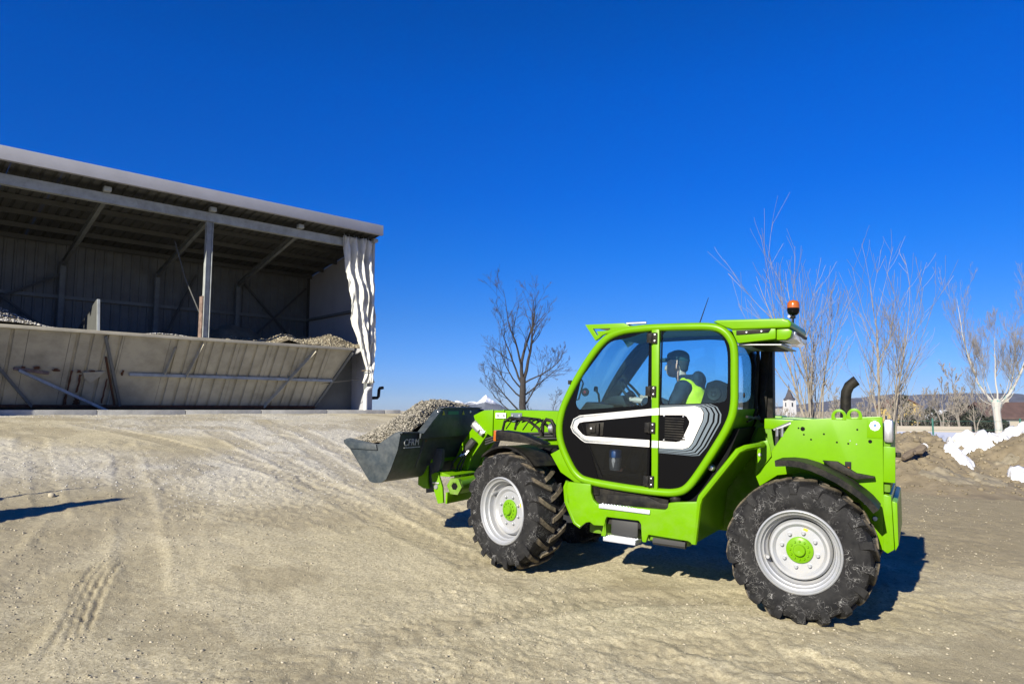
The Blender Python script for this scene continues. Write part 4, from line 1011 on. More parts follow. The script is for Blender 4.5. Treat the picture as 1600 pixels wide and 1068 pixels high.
# ------------------------------------------------------------------ the telehandler (x forward, y left, z up; origin below the rear axle)
def rot_ypr(yaw, pitch, roll):
    cy, sy, cp, sp, cr, sr = math.cos(yaw), math.sin(yaw), math.cos(pitch), math.sin(pitch), math.cos(roll), math.sin(roll)
    return Matrix(((cy, -sy, 0), (sy, cy, 0), (0, 0, 1))) @ Matrix(((cp, 0, -sp), (0, 1, 0), (sp, 0, cp))) @ Matrix(((1, 0, 0), (0, cr, -sr), (0, sr, cr)))
MW = Matrix.Translation((2.8046, 6.7685, -.097)) @ rot_ypr(R(150.027), R(2.689), R(-.296)).to_4x4()
TH = empty('telehandler', mw=MW); tag(TH, 'bright green telehandler with glazed cab carrying a gravel filled bucket', 'telehandler')
WB, WR = 2.78, .59
def prt(mb, name, m, parent=None, **k): return mb.build(name, m, parent or TH, **k)
def bolts(pts, y, r, m='steel', h=.012, parent=None, name='bolt', ax='y'):
    first = None
    for p in pts:
        if first is None:
            first = MB().lathe([(0, h), (r * .8, h), (r, h * .5), (r, -.004)], 8, ax).build(name, m, parent or TH); first.location = (p[0], y, p[1]) if ax == 'y' else p
        else: dup(first, parent or TH, (p[0], y, p[1]) if ax == 'y' else p)

# --- wheels
def make_wheel():
    w = empty('wheel'); w.parent = TH
    t = MB()
    prof = [(.335, .165), (.345, .185), (.38, .200), (.43, .206), (.48, .202), (.515, .19), (.535, .175), (.545, .14), (.552, .07), (.554, 0)]
    prof = prof + [(r, -h) for r, h in prof[::-1][1:]]
    t.lathe(prof, 72)
    NL = 18
    for side in (1, -1):
        for k in range(NL):
            a0 = 2 * math.pi * (k + (.5 if side < 0 else 0)) / NL
            st = [(-.015, .548, .592, 0, .030, .020), (.05, .548, .592, .055, .030, .021), (.11, .545, .590, .12, .032, .023), (.165, .535, .586, .19, .036, .027), (.200, .51, .566, .235, .040, .031), (.213, .47, .535, .25, .040, .032), (.210, .445, .475, .25, .036, .030)]
            V = []
            for y, r0, r1, da, w0, w1 in st:
                for (rr, ww) in ((r0, -w0), (r1, -w1), (r1, w1), (r0, w0)):
                    a = a0 - da + ww / .57; yy = (y if rr == r1 or y < .19 else y - .02) * side
                    V.append((rr * math.cos(a), yy, rr * math.sin(a)))
            F = [(0, 1, 2, 3), tuple(4 * (len(st) - 1) + i for i in (3, 2, 1, 0))]
            for i in range(len(st) - 1):
                for q in range(4): F.append((4 * i + q, 4 * i + 4 + q, 4 * i + 4 + (q + 1) % 4, 4 * i + (q + 1) % 4))
            t.add(V, F)
    t.build('tyre', 'tyre', w, angle=30)
    MB().lathe([(.318, .150), (.322, .185), (.330, .196), (.340, .192), (.345, .172), (.335, .150)], 64).build('rim_flange', 'silver', w, angle=60)
    MB().lathe([(.320, .18), (.312, .165), (.300, .160), (.296, .13), (.290, .118), (.280, .115), (.274, .08), (.268, .062), (.262, .058), (.255, .02), (.250, -.02), (.250, -.19), (.335, -.19)], 64).build('rim', 'silver', w, angle=50)
    MB().lathe([(.252, .035), (.243, .075), (.232, .088), (.214, .088), (.200, .075), (.190, .066), (.105, .066), (.105, .03)], 64).build('disc', 'silver', w, angle=40)
    hb = MB().lathe([(.108, .06), (.108, .078), (.100, .084), (.050, .088), (.048, .110), (.043, .116), (.012, .116), (0, .112)], 40)
    for k in range(12):
        a = 2 * math.pi * k / 12; hb.lathe([(0, .098), (.008, .098), (.0095, .084)], 6, c=(.074 * math.cos(a), 0, .074 * math.sin(a)))
    hb.build('hub', 'green', w, angle=40)
    n0 = None
    for k in range(8):
        a = 2 * math.pi * (k + .25) / 8; lo = (.143 * math.cos(a), .066, .143 * math.sin(a))
        if n0 is None: n0 = MB().lathe([(0, .026), (.010, .026), (.0155, .020), (.0155, .004), (.020, .002), (.020, -.004)], 8).build('wheel_nut', 'silver', w); n0.location = lo
        else: dup(n0, w, lo)
    MB().tube([(.262, .06, -.085), (.245, .13, -.08), (.24, .15, -.078)], [.02, .02, .014], 10).build('valve_guard', 'silver', w)
    V = []
    for a in np.linspace(1.72, 1.92, 5):
        for r in (.165, .186): V.append((r * math.cos(a), .0685, r * math.sin(a)))
    MB().add(V, [(2 * i, 2 * i + 1, 2 * i + 3, 2 * i + 2) for i in range(4)]).build('sticker', 'yellow', w, smooth=False)
    return w
w0 = make_wheel(); w0.location = (0, .78, WR); w0.rotation_euler = (0, R(0), 0)
ST = -R(19.2)
w1 = dup_tree(w0, TH); w1.location = (WB, .78, WR); w1.rotation_euler = Matrix(((math.cos(ST), -math.sin(ST), 0), (math.sin(ST), math.cos(ST), 0), (0, 0, 1))).to_euler()
w1.rotation_euler = (Matrix.Rotation(ST, 3, 'Z') @ Matrix.Rotation(R(-52), 3, 'Y')).to_euler()
w2 = dup_tree(w0, TH); w2.location = (0, -.78, WR); w2.rotation_euler = (0, 0, R(180))
w3 = dup_tree(w0, TH); w3.location = (WB, -.78, WR); w3.rotation_euler = (0, 0, R(180) + ST)
for x in (0, WB):
    prt(MB().tube([(x, -.6, WR), (x, -.25, WR), (x, -.12, WR), (x, .12, WR), (x, .25, WR), (x, .6, WR)], [.10, .11, .19, .19, .11, .10], 14), 'axle', 'green_dark')

# --- cab
RING_OUT = [(2.278, 1.471), (2.247, 1.653), (2.189, 1.791), (2.107, 1.951), (1.991, 2.144), (1.875, 2.301), (1.76, 2.412), (1.598, 2.469), (1.439, 2.485), (1.305, 2.494), (1.003, 2.5), (0.734, 2.5), (0.623, 2.458), (0.549, 2.372), (0.512, 2.272), (0.508, 2.012), (0.504, 1.734), (0.559, 1.563), (0.693, 1.326), (0.849, 1.072), (0.928, 0.974), (1.01, 0.931), (1.136, 0.911), (1.485, 0.915), (1.95, 0.943), (2.049, 0.994), (2.126, 1.08), (2.246, 1.293)]
RC = smooth_loop(offset(RING_OUT, .034), 2)
RI = smooth_loop(offset(RING_OUT, .055), 2)
prt(MB().tube([(x, .905, z) for x, z in RC], .036, 10, closed=True), 'cab_frame', 'green', angle=80)
prt(MB().tube([(x, -.08, z) for x, z in RC], .036, 8, closed=True), 'cab_frame', 'black', angle=80)
prt(MB().add([(1.304, .885, 2.46), (1.225, .885, 2.46), (1.205, .885, .945), (1.268, .885, .945), (1.302, .932, 2.46), (1.228, .932, 2.46), (1.208, .932, .945), (1.266, .932, .945)], [(0, 1, 2, 3), (7, 6, 5, 4), (0, 4, 5, 1), (1, 5, 6, 2), (2, 6, 7, 3), (3, 7, 4, 0)]), 'door_pillar', 'green', bevel=.008)
# front door: black framed sheet with the window opening, glass, lower smoked pane
GF = [(2.035, 1.66), (2.075, 1.715), (2.02, 1.97), (1.794, 2.266), (1.717, 2.335), (1.52, 2.372), (1.335, 2.43), (1.332, 1.735), (1.78, 1.685)]
def split_loop(loop, x0, keep_gt):
    """part of a closed outline on one side of the line x = x0"""
    out = []; n = len(loop); s = (lambda p: p[0] >= x0) if keep_gt else (lambda p: p[0] <= x0)
    for i in range(n):
        a, b = loop[i], loop[(i + 1) % n]
        if s(a): out.append(a)
        if s(a) != s(b):
            f = (x0 - a[0]) / (b[0] - a[0]); out.append((x0, a[1] + f * (b[1] - a[1])))
    return out
FD = split_loop(RI, 1.300, True); RD = split_loop(RI, 1.215, False)
LOWF = [(1.93, 1.36), (1.32, 1.335), (1.32, .985), (1.80, 1.0)]
dr = prt(sheet([FD, rounded(GF, .05), LOWF], .905), 'front_door', 'black_gloss', smooth=False)
prt(sheet([rounded(GF, .05)], .900, .004), 'window', 'glass', dr, smooth=False)
prt(sheet([LOWF], .900, .004), 'lower_window', 'glass_dark', dr, smooth=False)
GR = [(1.203, 2.428), (.745, 2.428), (.665, 2.39), (.62, 2.30), (.605, 2.21), (.60, 1.99), (.61, 1.80), (.70, 1.782), (1.203, 1.748)]
rd = prt(sheet([RD, rounded(GR, .05)], .905), 'rear_side_panel', 'black_gloss', smooth=False)
prt(sheet([rounded(GR, .05)], .900, .004), 'window', 'glass', rd, smooth=False)
# white band and grey pinstripes
W_OUT_F = [(2.114, 1.485), (2.086, 1.566), (2.018, 1.605), (1.303, 1.703), (1.303, 1.642), (1.979, 1.545), (2.022, 1.533), (2.044, 1.494), (2.036, 1.472), (1.985, 1.423), (1.95, 1.408), (1.303, 1.413), (1.303, 1.348), (1.954, 1.346), (1.998, 1.368), (2.087, 1.435)]
W_OUT_R = [(1.212, 1.716), (.883, 1.746), (.835, 1.73), (.809, 1.69), (.818, 1.618), (.907, 1.411), (.938, 1.373), (.99, 1.354), (1.212, 1.349), (1.212, 1.412), (1.05, 1.412), (1.018, 1.422), (.997, 1.441), (.937, 1.575), (.932, 1.606), (.96, 1.649), (.986, 1.661), (1.212, 1.650)]
prt(sheet([W_OUT_F], .909, .0035), 'white_band', 'white', dr, smooth=False)
prt(sheet([W_OUT_R], .909, .0035), 'white_band', 'white', rd, smooth=False)
prt(MB().add([(1.302, .936, 1.703), (1.214, .936, 1.714), (1.212, .936, 1.650), (1.302, .936, 1.642), (1.302, .9325, 1.703), (1.214, .9325, 1.714), (1.212, .9325, 1.650), (1.302, .9325, 1.642)], [(0, 3, 2, 1), (4, 5, 6, 7)]).add([(1.272, .936, 1.413), (1.212, .936, 1.413), (1.212, .936, 1.350), (1.272, .936, 1.348), (1.272, .9325, 1.413), (1.212, .9325, 1.413), (1.212, .9325, 1.35), (1.272, .9325, 1.348)], [(0, 3, 2, 1), (4, 5, 6, 7)]), 'white_band', 'white', smooth=False)
FL = [(1.303, 1.703), (2.018, 1.605), (2.086, 1.566), (2.114, 1.485), (2.087, 1.435), (1.998, 1.368), (1.954, 1.346), (1.303, 1.348)]
def ribbon(line, d0, d1, y):
    """flat strip beside an open line, between offsets d0 and d1 to its outer side"""
    P = [Vector(p) for p in line]; V = []
    for i, p in enumerate(P):
        d = (P[min(i + 1, len(P) - 1)] - P[max(i - 1, 0)]).normalized(); n = Vector((-d.y, d.x))
        for q in (d0, d1): V.append((p.x + n.x * q, y, p.y + n.y * q))
    k = len(V); V += [(v[0], v[1] - .003, v[2]) for v in V]
    return MB().add(V, [(2 * i, 2 * i + 1, 2 * i + 3, 2 * i + 2) for i in range(len(P) - 1)] + [(k + 2 * i + 2, k + 2 * i + 3, k + 2 * i + 1, k + 2 * i) for i in range(len(P) - 1)])
FLr = FL[::-1]
prt(ribbon(FLr, .006, .024, .909), 'pinstripe', 'grey_film', dr, smooth=False)
prt(ribbon(FLr[:5] , .029, .036, .909), 'pinstripe', 'grey_film', dr, smooth=False)
BL = [(1.212, 1.716), (.883, 1.746), (.835, 1.73), (.809, 1.69), (.818, 1.618), (.907, 1.411), (.938, 1.373), (.99, 1.354), (1.212, 1.349)]
OL = [(1.212, 1.740), (.749, 1.772), (.687, 1.747), (.650, 1.683), (.655, 1.611), (.775, 1.385), (.838, 1.308), (.90, 1.300), (1.212, 1.304)]
def lerp_line(f): return [(a[0] + (b[0] - a[0]) * f, a[1] + (b[1] - a[1]) * f) for a, b in zip(BL, OL)]
for f0, f1 in ((.05, .26), (.36, .55), (.66, .80), (.92, 1.0)):
    A, Bq = lerp_line(f0), lerp_line(f1); n = len(A); V = [(p[0], .909, p[1]) for p in A + Bq]; V += [(p[0], .906, p[2]) for p in V]
    prt(MB().add(V, [(i, i + 1, n + i + 1, n + i) for i in range(n - 1)] + [(2 * n + n + i, 2 * n + n + i + 1, 2 * n + i + 1, 2 * n + i) for i in range(n - 1)]), 'pinstripe', 'grey_film', rd, smooth=False)
prt(sheet([[(1.952, 1.528), (1.76, 1.553), (1.77, 1.422), (1.935, 1.416)]], .913, .009), 'handle_recess', 'black', dr, bevel=.003)
hd = prt(MB().prism([(1.90, 1.51), (1.84, 1.52), (1.84, 1.45), (1.90, 1.44)], .911, .93).prism([(1.83, 1.535), (1.80, 1.54), (1.80, 1.43), (1.83, 1.432)], .911, .945), 'door_handle', 'black', dr, bevel=.004)
prt(MB().lathe([(0, .014), (.010, .012), (.012, 0)], 10, c=(1.885, .925, 1.485)), 'lock', 'steel', dr)
hing = None
for z in (2.36, 1.865, 1.53, 1.04):
    if hing is None:
        hing = empty('hinge'); hing.parent = TH
        MB().box(-.05, .0, .0, .022, -.05, .05).box(-.005, .008, .02, .035, -.05, .05).box(.008, .05, 0, .018, -.045, .045).build('hinge_plate', 'black', hing, bevel=.004)
        for q in (.028, -.028): MB().lathe([(0, .012), (.008, .01), (.009, 0)], 8, c=(-.03, .020, q)).build('hinge_bolt', 'steel', hing)
        h_ = hing
    else: h_ = dup_tree(hing, TH)
    h_.location = (1.292, .931 if True else 0, z); h_.rotation_euler = (0, 0, 0)
for i in range(9): prt(MB().box(.99 - .004 * abs(i - 5), 1.16, .907, .913, 1.435 + i * .023, 1.447 + i * .023), 'vent_slat', 'black', rd, smooth=False)
bolts([(1.168, 1.645), (.99, 1.648), (1.165, 1.425), (1.0, 1.427)], .906, .008, parent=rd, name='vent_bolt')
prt(MB().beam((2.045, .9065, 1.638), (1.925, .9065, 1.355), .006, .004, (0, 1, 0)).beam((1.925, .9065, 1.34), (1.765, .9065, 1.03), .006, .004, (0, 1, 0)), 'panel_seam', 'black_matt', dr, smooth=False)
# skins between the two side rings
def strip(pts, y0, y1, th=.01):
    n = len(pts); inn = [(pts[i][0], pts[i][1]) for i in range(n)]; V = [(x, y0, z) for x, z in inn] + [(x, y1, z) for x, z in inn]
    c = Vector((1.4, 1.7)); V2 = []
    for x, z in inn:
        d = (c - Vector((x, z))).normalized() * th; V2.append((x + d.x, z + d.y))
    V += [(x, y0, z) for x, z in V2] + [(x, y1, z) for x, z in V2]
    F = [(i, i + 1, n + i + 1, n + i) for i in range(n - 1)] + [(3 * n + i, 3 * n + i + 1, 2 * n + i + 1, 2 * n + i) for i in range(n - 1)]
    return MB().add(V, F)
RO = smooth_loop(RING_OUT, 1)
def seg(i0, i1): return [((a[0] * .985 + 1.4 * .015), (a[1] * .985 + 1.7 * .015)) for a in [RING_OUT[i % len(RING_OUT)] for i in range(i0, i1 + 1)]]
prt(strip(seg(1, 6), .87, -.05), 'windscreen', 'glass', angle=60)
prt(strip(seg(6, 12), .88, -.06, .03), 'roof_panel', 'green_dark', angle=60)
prt(strip(seg(13, 16), .87, -.05, .006), 'rear_window', 'glass', angle=60)
prt(strip(seg(16, 21), .87, -.05, .02), 'rear_bulkhead', 'green_dark', angle=60)
prt(strip(seg(21, 24), .87, -.05, .02), 'cab_floor', 'black_matt', angle=60)
prt(strip(seg(24, 29), .87, -.05, .02), 'footwell', 'black_matt', angle=60)
SR = [(2.05, 1.70), (2.06, 1.78), (1.97, 2.05), (1.80, 2.27), (1.6, 2.40), (1.0, 2.43), (.70, 2.40), (.60, 2.22), (.60, 1.80), (1.2, 1.72)]
fs = prt(sheet([RI, rounded(SR, .08)], -.08), 'far_side_panel', 'black_matt', smooth=False)
prt(sheet([rounded(SR, .08)], -.084, .004), 'window', 'glass', fs, smooth=False)
# rear corner post and its seal
prt(MB().beam((.47, -.02, 1.62), (.44, -.02, 2.34), .07, .09, (0, 1, 0)).prism([(.50, 1.60), (.37, 1.60), (.385, 2.33), (.50, 2.33)], -.15, -.01), 'rear_post', 'black', bevel=.012)
prt(MB().beam((.52, .10, 1.63), (.50, .10, 2.32), .03, .03, (0, 1, 0)), 'window_seal', 'black', bevel=.005)
prt(MB().tube([(.485, .80, 1.86), (.475, .80, 1.86)], .022, 8), 'window_knob', 'black')
wp = prt(MB().tube([(.50, .55, 1.62), (.46, .40, 1.66), (.47, .15, 1.66)], .012, 6).beam((.47, .72, 1.67), (.47, .12, 1.64), .02, .02), 'wiper', 'black')
# visor over the windscreen
VO = [(1.984, 2.496), (1.577, 2.506), (1.53, 2.478), (1.50, 2.47), (1.76, 2.405), (1.797, 2.39), (1.83, 2.36), (1.869, 2.337)]
VH = [(1.90, 2.455), (1.72, 2.458), (1.715, 2.448), (1.74, 2.436), (1.86, 2.43), (1.84, 2.395), (1.855, 2.39)]
prt(sheet([VO, VH], .93, .04), 'visor_side', 'green', bevel=.004)
prt(sheet([VO, VH], .06, .04), 'visor_side', 'green_dark', bevel=.004)
prt(MB().prism([(1.984, 2.496), (1.577, 2.506), (1.577, 2.494), (1.97, 2.484)], .885, .065), 'visor_top', 'green', bevel=.003)
prt(MB().tube([(1.60, .8, 2.515), (1.40, .8, 2.520)], .012, 6), 'roof_rail', 'steel')
# rear roof overhang with work lamps
prt(MB().prism([(.74, 2.505), (.70, 2.522), (.15, 2.527), (.095, 2.515), (.075, 2.48), (.085, 2.445), (.56, 2.435), (.62, 2.45)], .925, -.02), 'rear_roof', 'green', bevel=.018, seg=3)
lr = prt(MB().prism([(.575, 2.432), (.20, 2.440), (.20, 2.350), (.52, 2.312)], .918, .0), 'rear_roof_skirt', 'green', bevel=.012)
prt(MB().prism([(.53, 2.425), (.24, 2.438), (.26, 2.405), (.53, 2.385)], .919, .926), 'vent_strip', 'black', lr, bevel=.002)
bolts([(.44, 2.408), (.315, 2.416)], .927, .009, parent=lr, name='strip_bolt')
lm = prt(MB().prism([(.198, 2.438), (.10, 2.44), (.06, 2.42), (.075, 2.365), (.11, 2.335), (.198, 2.342)], .80, .06), 'work_lamp', 'lens', bevel=.008)
prt(MB().prism([(.198, 2.438), (.10, 2.44), (.07, 2.42), (.085, 2.365), (.12, 2.345), (.198, 2.342)], .90, .802), 'lamp_shell', 'green', bevel=.012)
prt(MB().prism([(.05, 2.425), (.056, 2.405), (.075, 2.405), (.075, 2.425)], .72, .12), 'lamp_slot', 'black', lm, smooth=False)
prt(MB().box(.16, .55, .02, .88, 2.300, 2.309), 'roof_underside', 'silver', smooth=False)
prt(MB().box(.22, .42, .12, .78, 2.290, 2.298), 'roof_grille', 'black', smooth=False)
# beacon and aerial
bc = empty('beacon', (.13, .45, 2.527)); bc.parent = TH
MB().tube([(0, 0, -.01), (0, 0, .05), (.008, 0, .07)], [.008, .008, .016], 8).tube([(-.02, 0, .062), (.03, 0, .062)], .012, 8).lathe([(0, .03), (.02, .04), (.022, .06), (0, .07)], 10, 'z', (0, 0, .01)).build('stem', 'black', bc)
MB().lathe([(0, .075), (.028, .078), (.046, .092), (.054, .115), (.054, .142)], 24, 'z').build('base', 'black_gloss', bc)
MB().lathe([(.0545, .143), (.0545, .175), (.050, .193), (.038, .208), (.018, .215), (0, .216)], 24, 'z').build('amber_dome', 'orange', bc)
MB().tube([(.03, -.02, .066), (.035, .012, .066)], .013, 8).build('clamp_bolt', 'steel', bc)
prt(MB().tube([(1.05, .25, 2.50), (1.04, .25, 2.56), (.955, .25, 2.82)], [.008, .006, .003], 6), 'aerial', 'black')
# interior
seat = empty('driver_seat', (0, 0, 0)); seat.parent = TH
MB().box(.86, 1.34, .20, .66, 1.28, 1.42).build('seat_cushion', 'seat', seat, bevel=.04)
MB().prism([(.96, 1.38), (.82, 1.40), (.72, 1.86), (.80, 1.88), (.90, 1.80)], .22, .64).build('backrest', 'seat', seat, bevel=.03)
MB().box(.95, 1.25, .28, .58, 1.0, 1.28).build('seat_base', 'black', seat, bevel=.01)
prt(MB().prism([(.86, 1.75), (.80, 1.96), (.72, 1.99), (.62, 1.95), (.585, 1.70), (.72, 1.40), (1.0, 1.40)], .70, .85), 'rear_console', 'black_matt', bevel=.012)
prt(MB().lathe([(0, .012), (.02, .016), (.025, .010), (.045, .008), (.060, .014), (.066, .0)], 20, c=(.73, .855, 1.865)), 'loudspeaker', 'black')
prt(MB().prism([(2.15, 1.55), (2.0, 1.74), (1.70, 1.72), (1.72, 1.50), (1.80, 1.05), (2.05, 1.05)], .82, .02), 'dashboard', 'black', bevel=.02)
prt(MB().prism([(1.98, 1.69), (1.86, 1.80), (1.72, 1.82), (1.66, 1.70), (1.75, 1.60)], .56, .30), 'instrument_pod', 'black', bevel=.02)
swh = empty('steering_wheel', (1.66, .43, 1.83)); swh.parent = TH; swh.rotation_euler = (0, R(-50), 0)
MB().tube([(.19 * math.cos(a), .19 * math.sin(a), 0) for a in np.linspace(0, 2 * math.pi, 37)[:-1]], .014, 8, closed=True).build('rim', 'black', swh)
MB().lathe([(0, .02), (.045, .015), (.05, -.02)], 16, 'z').beam((-.18, 0, 0), (.18, 0, 0), .03, .015).beam((0, 0, 0), (0, .18, 0), .03, .015).build('spokes', 'black', swh)
prt(MB().tube([(1.66, .43, 1.82), (1.80, .43, 1.60), (1.86, .43, 1.2)], .03, 8), 'steering_column', 'black')
prt(MB().beam((2.10, .02, 1.70), (1.62, .02, 2.38), .10, .07, (0, 1, 0)), 'far_pillar_trim', 'black', bevel=.015)
prt(MB().tube([(1.93, .62, 1.70), (1.95, .62, 1.82), (1.98, .62, 1.86)], .012, 6).lathe([(0, -.03), (.022, -.02), (.022, .02), (0, .03)], 10, 'z', (1.98, .62, 1.87)), 'drive_lever', 'black')
prt(MB().lathe([(0, .012), (.035, .012), (.042, .0), (.036, -.012), (0, -.012)], 16, c=(1.985, .87, 1.835)), 'side_lamp', 'black')
prt(MB().lathe([(0, .015), (.014, .014), (.016, .011)], 12, c=(1.985, .87, 1.835)), 'lamp_centre', 'red')
mr_ = empty('wing_mirror', (2.08, .86, 1.86)); mr_.parent = TH
MB().tube([(.0, .02, .10), (-.06, .02, .09), (-.075, .02, .06), (-.03, .02, -.10), (.02, .02, -.11), (.045, .02, -.06)], .009, 6).build('bracket', 'black', mr_)
MB().box(.035, .065, .04, .08, .045, .085).build('mirror_head', 'black', mr_, bevel=.006)
bottle = empty('bottle', mw=MW @ Matrix.Translation((1.66, .84, 1.10))); tag(bottle, 'grey bottle with blue cap standing behind the lower cab door glass', 'bottle')
MB().lathe([(0, 0), (.05, 0), (.056, .02), (.06, .10), (.058, .12), (0, .12)], 16, 'z').build('body', 'white_paint', bottle)
MB().lathe([(.056, .12), (.060, .125), (.060, .18), (.05, .195), (0, .20)], 16, 'z').build('cap', 'blue', bottle)
prt(MB().box(1.40, 1.82, .80, .885, 1.055, 1.09), 'sill_ledge', 'black', bevel=.006)

# --- lower body under the cab
SK = [(2.105, .957), (1.862, .957), (1.858, .88), (1.83, .81), (1.79, .778), (1.13, .800), (1.105, .82), (1.098, .865), (1.03, .880), (.835, .905), (.850, .63), (.868, .53), (.912, .551), (1.278, .558), (1.300, .485), (1.338, .485), (1.345, .55), (1.352, .645), (1.374, .672), (1.690, .668), (1.705, .63), (1.690, .52), (1.698, .485), (1.745, .485), (1.722, .582), (1.82, .575), (1.86, .60), (1.90, .59), (1.956, .542), (2.01, .570), (2.075, .69), (2.117, .876)]
sk = prt(MB().prism(SK, .952, .90), 'side_skirt', 'green', bevel=.012)
prt(MB().prism([(1.85, .95), (1.12, .88), (1.12, .58), (1.85, .60)], .55, .885), 'step_recess', 'black', smooth=False)
prt(MB().prism([(1.70, .875), (1.31, .895), (1.18, .850), (1.10, .855), (1.10, .80), (1.75, .78)], .886, .91), 'kick_plate', 'black', bevel=.008)
for x0, x1, z, yy in ((1.265, 1.765, .745, .97), (1.395, 1.712, .448, .97)):
    s_ = prt(MB().box(x0, x1, .80, yy, z, z + .038), 'step', 'zinc', bevel=.004)
    tt = None
    for i in range(int((x1 - x0) / .03)):
        for j in range(3):
            q = (x0 + .02 + i * .03, .85 + j * .045, z + .038)
            if tt is None: tt = MB().lathe([(.009, 0), (.007, .006), (0, .006)], 6, 'z').build('step_stud', 'zinc', s_, smooth=False); tt.location = q
            else: dup(tt, s_, q)
prt(MB().box(1.40, 1.67, .70, .89, .50, .66), 'battery_box', 'rubber_hose', bevel=.02)
prt(MB().tube([(1.25, .88, .50), (.95, .88, .50)], .035, 10), 'hose', 'rubber_hose')
prt(MB().box(.95, 1.95, -.75, .75, .46, .93), 'belly', 'green_dark', bevel=.02)
prt(MB().box(.98, 1.30, .70, .895, .50, .78), 'tank', 'green_dark', bevel=.02)
prt(MB().tube([(2.112, .925, .955), (2.135, .925, .90), (2.118, .925, .76), (2.02, .925, .575), (1.96, .925, .545)], .027, 8), 'front_rail', 'green')
RAIL = [(.868, .925, .53), (.857, .925, .63), (.832, .925, .88), (.812, .925, .945), (.725, .925, 1.064), (.60, .925, 1.235), (.50, .915, 1.375), (.455, .88, 1.40), (.39, .74, 1.415), (.37, .50, 1.42)]
prt(MB().tube(RAIL, .027, 8), 'wheel_arch_rail', 'green')
A_ = [(p[0] - .004, .915, p[2]) for p in RAIL[:8]]; B_ = [(p[0] - .05, .02, p[2] + .02) for p in RAIL[:8]]; n_ = len(A_)
prt(MB().add(A_ + B_ + [(p[0] + .012, p[1], p[2]) for p in A_ + B_], [(i, i + 1, n_ + i + 1, n_ + i) for i in range(n_ - 1)] + [(3 * n_ + i, 3 * n_ + i + 1, 2 * n_ + i + 1, 2 * n_ + i) for i in range(n_ - 1)] + [(0, 2 * n_, 2 * n_ + 1, 1), (0, n_, 3 * n_, 2 * n_)]), 'wheel_arch', 'green', angle=50)
for x, z, y in ((1.83, .945, .86), (1.06, .905, .86)): prt(MB().lathe([(0, .045), (.045, .045), (.052, .03), (.052, .01), (.045, 0), (.045, -.06)], 16, 'z', (x, y, z - .03)), 'cab_mount', 'black')
for x, z in ((.80, 1.27), (.755, 1.20)): prt(MB().lathe([(0, .04), (.022, .035), (.032, .015), (.034, -.01), (.02, -.03), (.02, -.08)], 12, c=(x, .80, z)), 'hydraulic_coupler', 'steel')
prt(MB().prism([(1.05, .90), (.84, 1.05), (.66, 1.30), (.56, 1.56), (.52, 1.56), (.62, 1.30), (.74, 1.10), (.86, .95), (.90, .80)], .05, .78), 'under_cab_box', 'black_matt', smooth=False)

# --- rear body
SP = [(.123, 1.653), (-.10, 1.678), (-.19, 1.688), (-.57, 1.722), (-.594, 1.715), (-.603, 1.06), (-.632, .606), (-.553, .604), (-.52, .80), (-.40, 1.02), (-.2, 1.15), (.05, 1.19), (.25, 1.15), (.403, 1.037), (.438, 1.12), (.42, 1.20), (.325, 1.30), (.306, 1.358)]
spn = prt(MB().prism(SP, .45, .425), 'rear_side_panel', 'green', bevel=.006)
prt(MB().prism([(.424, 1.361), (.405, 1.44), (.335, 1.461), (.312, 1.40), (.30, 1.318), (.34, 1.262), (.40, 1.19), (.438, 1.132), (.435, 1.25)], .458, .474), 'gusset_plate', 'green', bevel=.005)
bolts([(.40, 1.395), (.40, 1.325)], .476, .018)
for x, z in ((-.255, 1.700), (-.377, 1.712)):
    P = [(x + .062 * math.cos(a), z + .07 * math.sin(a)) for a in np.linspace(-.35, math.pi + .35, 15)]; H = [(x + .034 * math.cos(a), z + .012 + .034 * math.sin(a)) for a in np.linspace(0, 2 * math.pi, 15)[:-1]]
    prt(sheet([P, H], .452, .03), 'lifting_eye', 'green', bevel=.003)
bolts([(-.135, 1.545), (-.24, 1.48), (-.33, 1.475), (-.03, 1.56 - .07), (-.40, 1.60)], .4505, .0085, 'black_matt', .002, spn, 'bolt_hole')
bolts([(-.50, 1.505)], .4505, .016, 'black_matt', .002, spn, 'port_hole'); bolts([(.04, 1.58)], .4505, .02, 'black_matt', .002, spn, 'port_hole'); bolts([(.03, 1.53), (.075, 1.585)], .4505, .008, 'black_matt', .002, spn, 'bolt_hole')
bolts([(-.345, 1.50), (-.395, 1.475)], .4505, .006, 'silver', .004, spn, 'rivet')
bolts([(-.535, 1.64)], .4505, .044, 'lens', .006, spn, 'round_badge')
prt(sheet([[(-.525, 1.65), (-.545, 1.655), (-.55, 1.64), (-.53, 1.632)]], .4585, .0015), 'badge_mark', 'blue', spn, smooth=False)
prt(MB().box(-.59, -.475, .4505, .454, 1.535, 1.70), 'cover_plate', 'green', spn, bevel=.003)
prt(MB().box(-.355, -.305, .4505, .456, 1.20, 1.32), 'lamp_recess', 'black', spn, bevel=.004); prt(MB().box(-.34, -.32, .456, .462, 1.205, 1.275), 'red_reflector', 'orange', spn, smooth=False)
bolts([(-.47, .985), (-.54, .86)], .4505, .022, 'steel', .012, spn)
prt(MB().box(-.585, .125, -.88, .424, .62, 1.64), 'engine_hood', 'green_dark', bevel=.03)
prt(MB().prism([(.12, 1.60), (.50, 1.56), (.66, 1.15), (.84, 1.0), (.93, .52), (.12, .52)], -.88, .06), 'rear_deck', 'green_dark', bevel=.02)
prt(MB().box(.06, .38, -.1, .40, 1.56, 1.655), 'deck_cover', 'green', bevel=.01)
prt(MB().tube([(.26, .43, 1.32), (.26, .43, 1.50), (.25, .42, 1.55)], .018, 8), 'hydraulic_hose', 'rubber_hose')
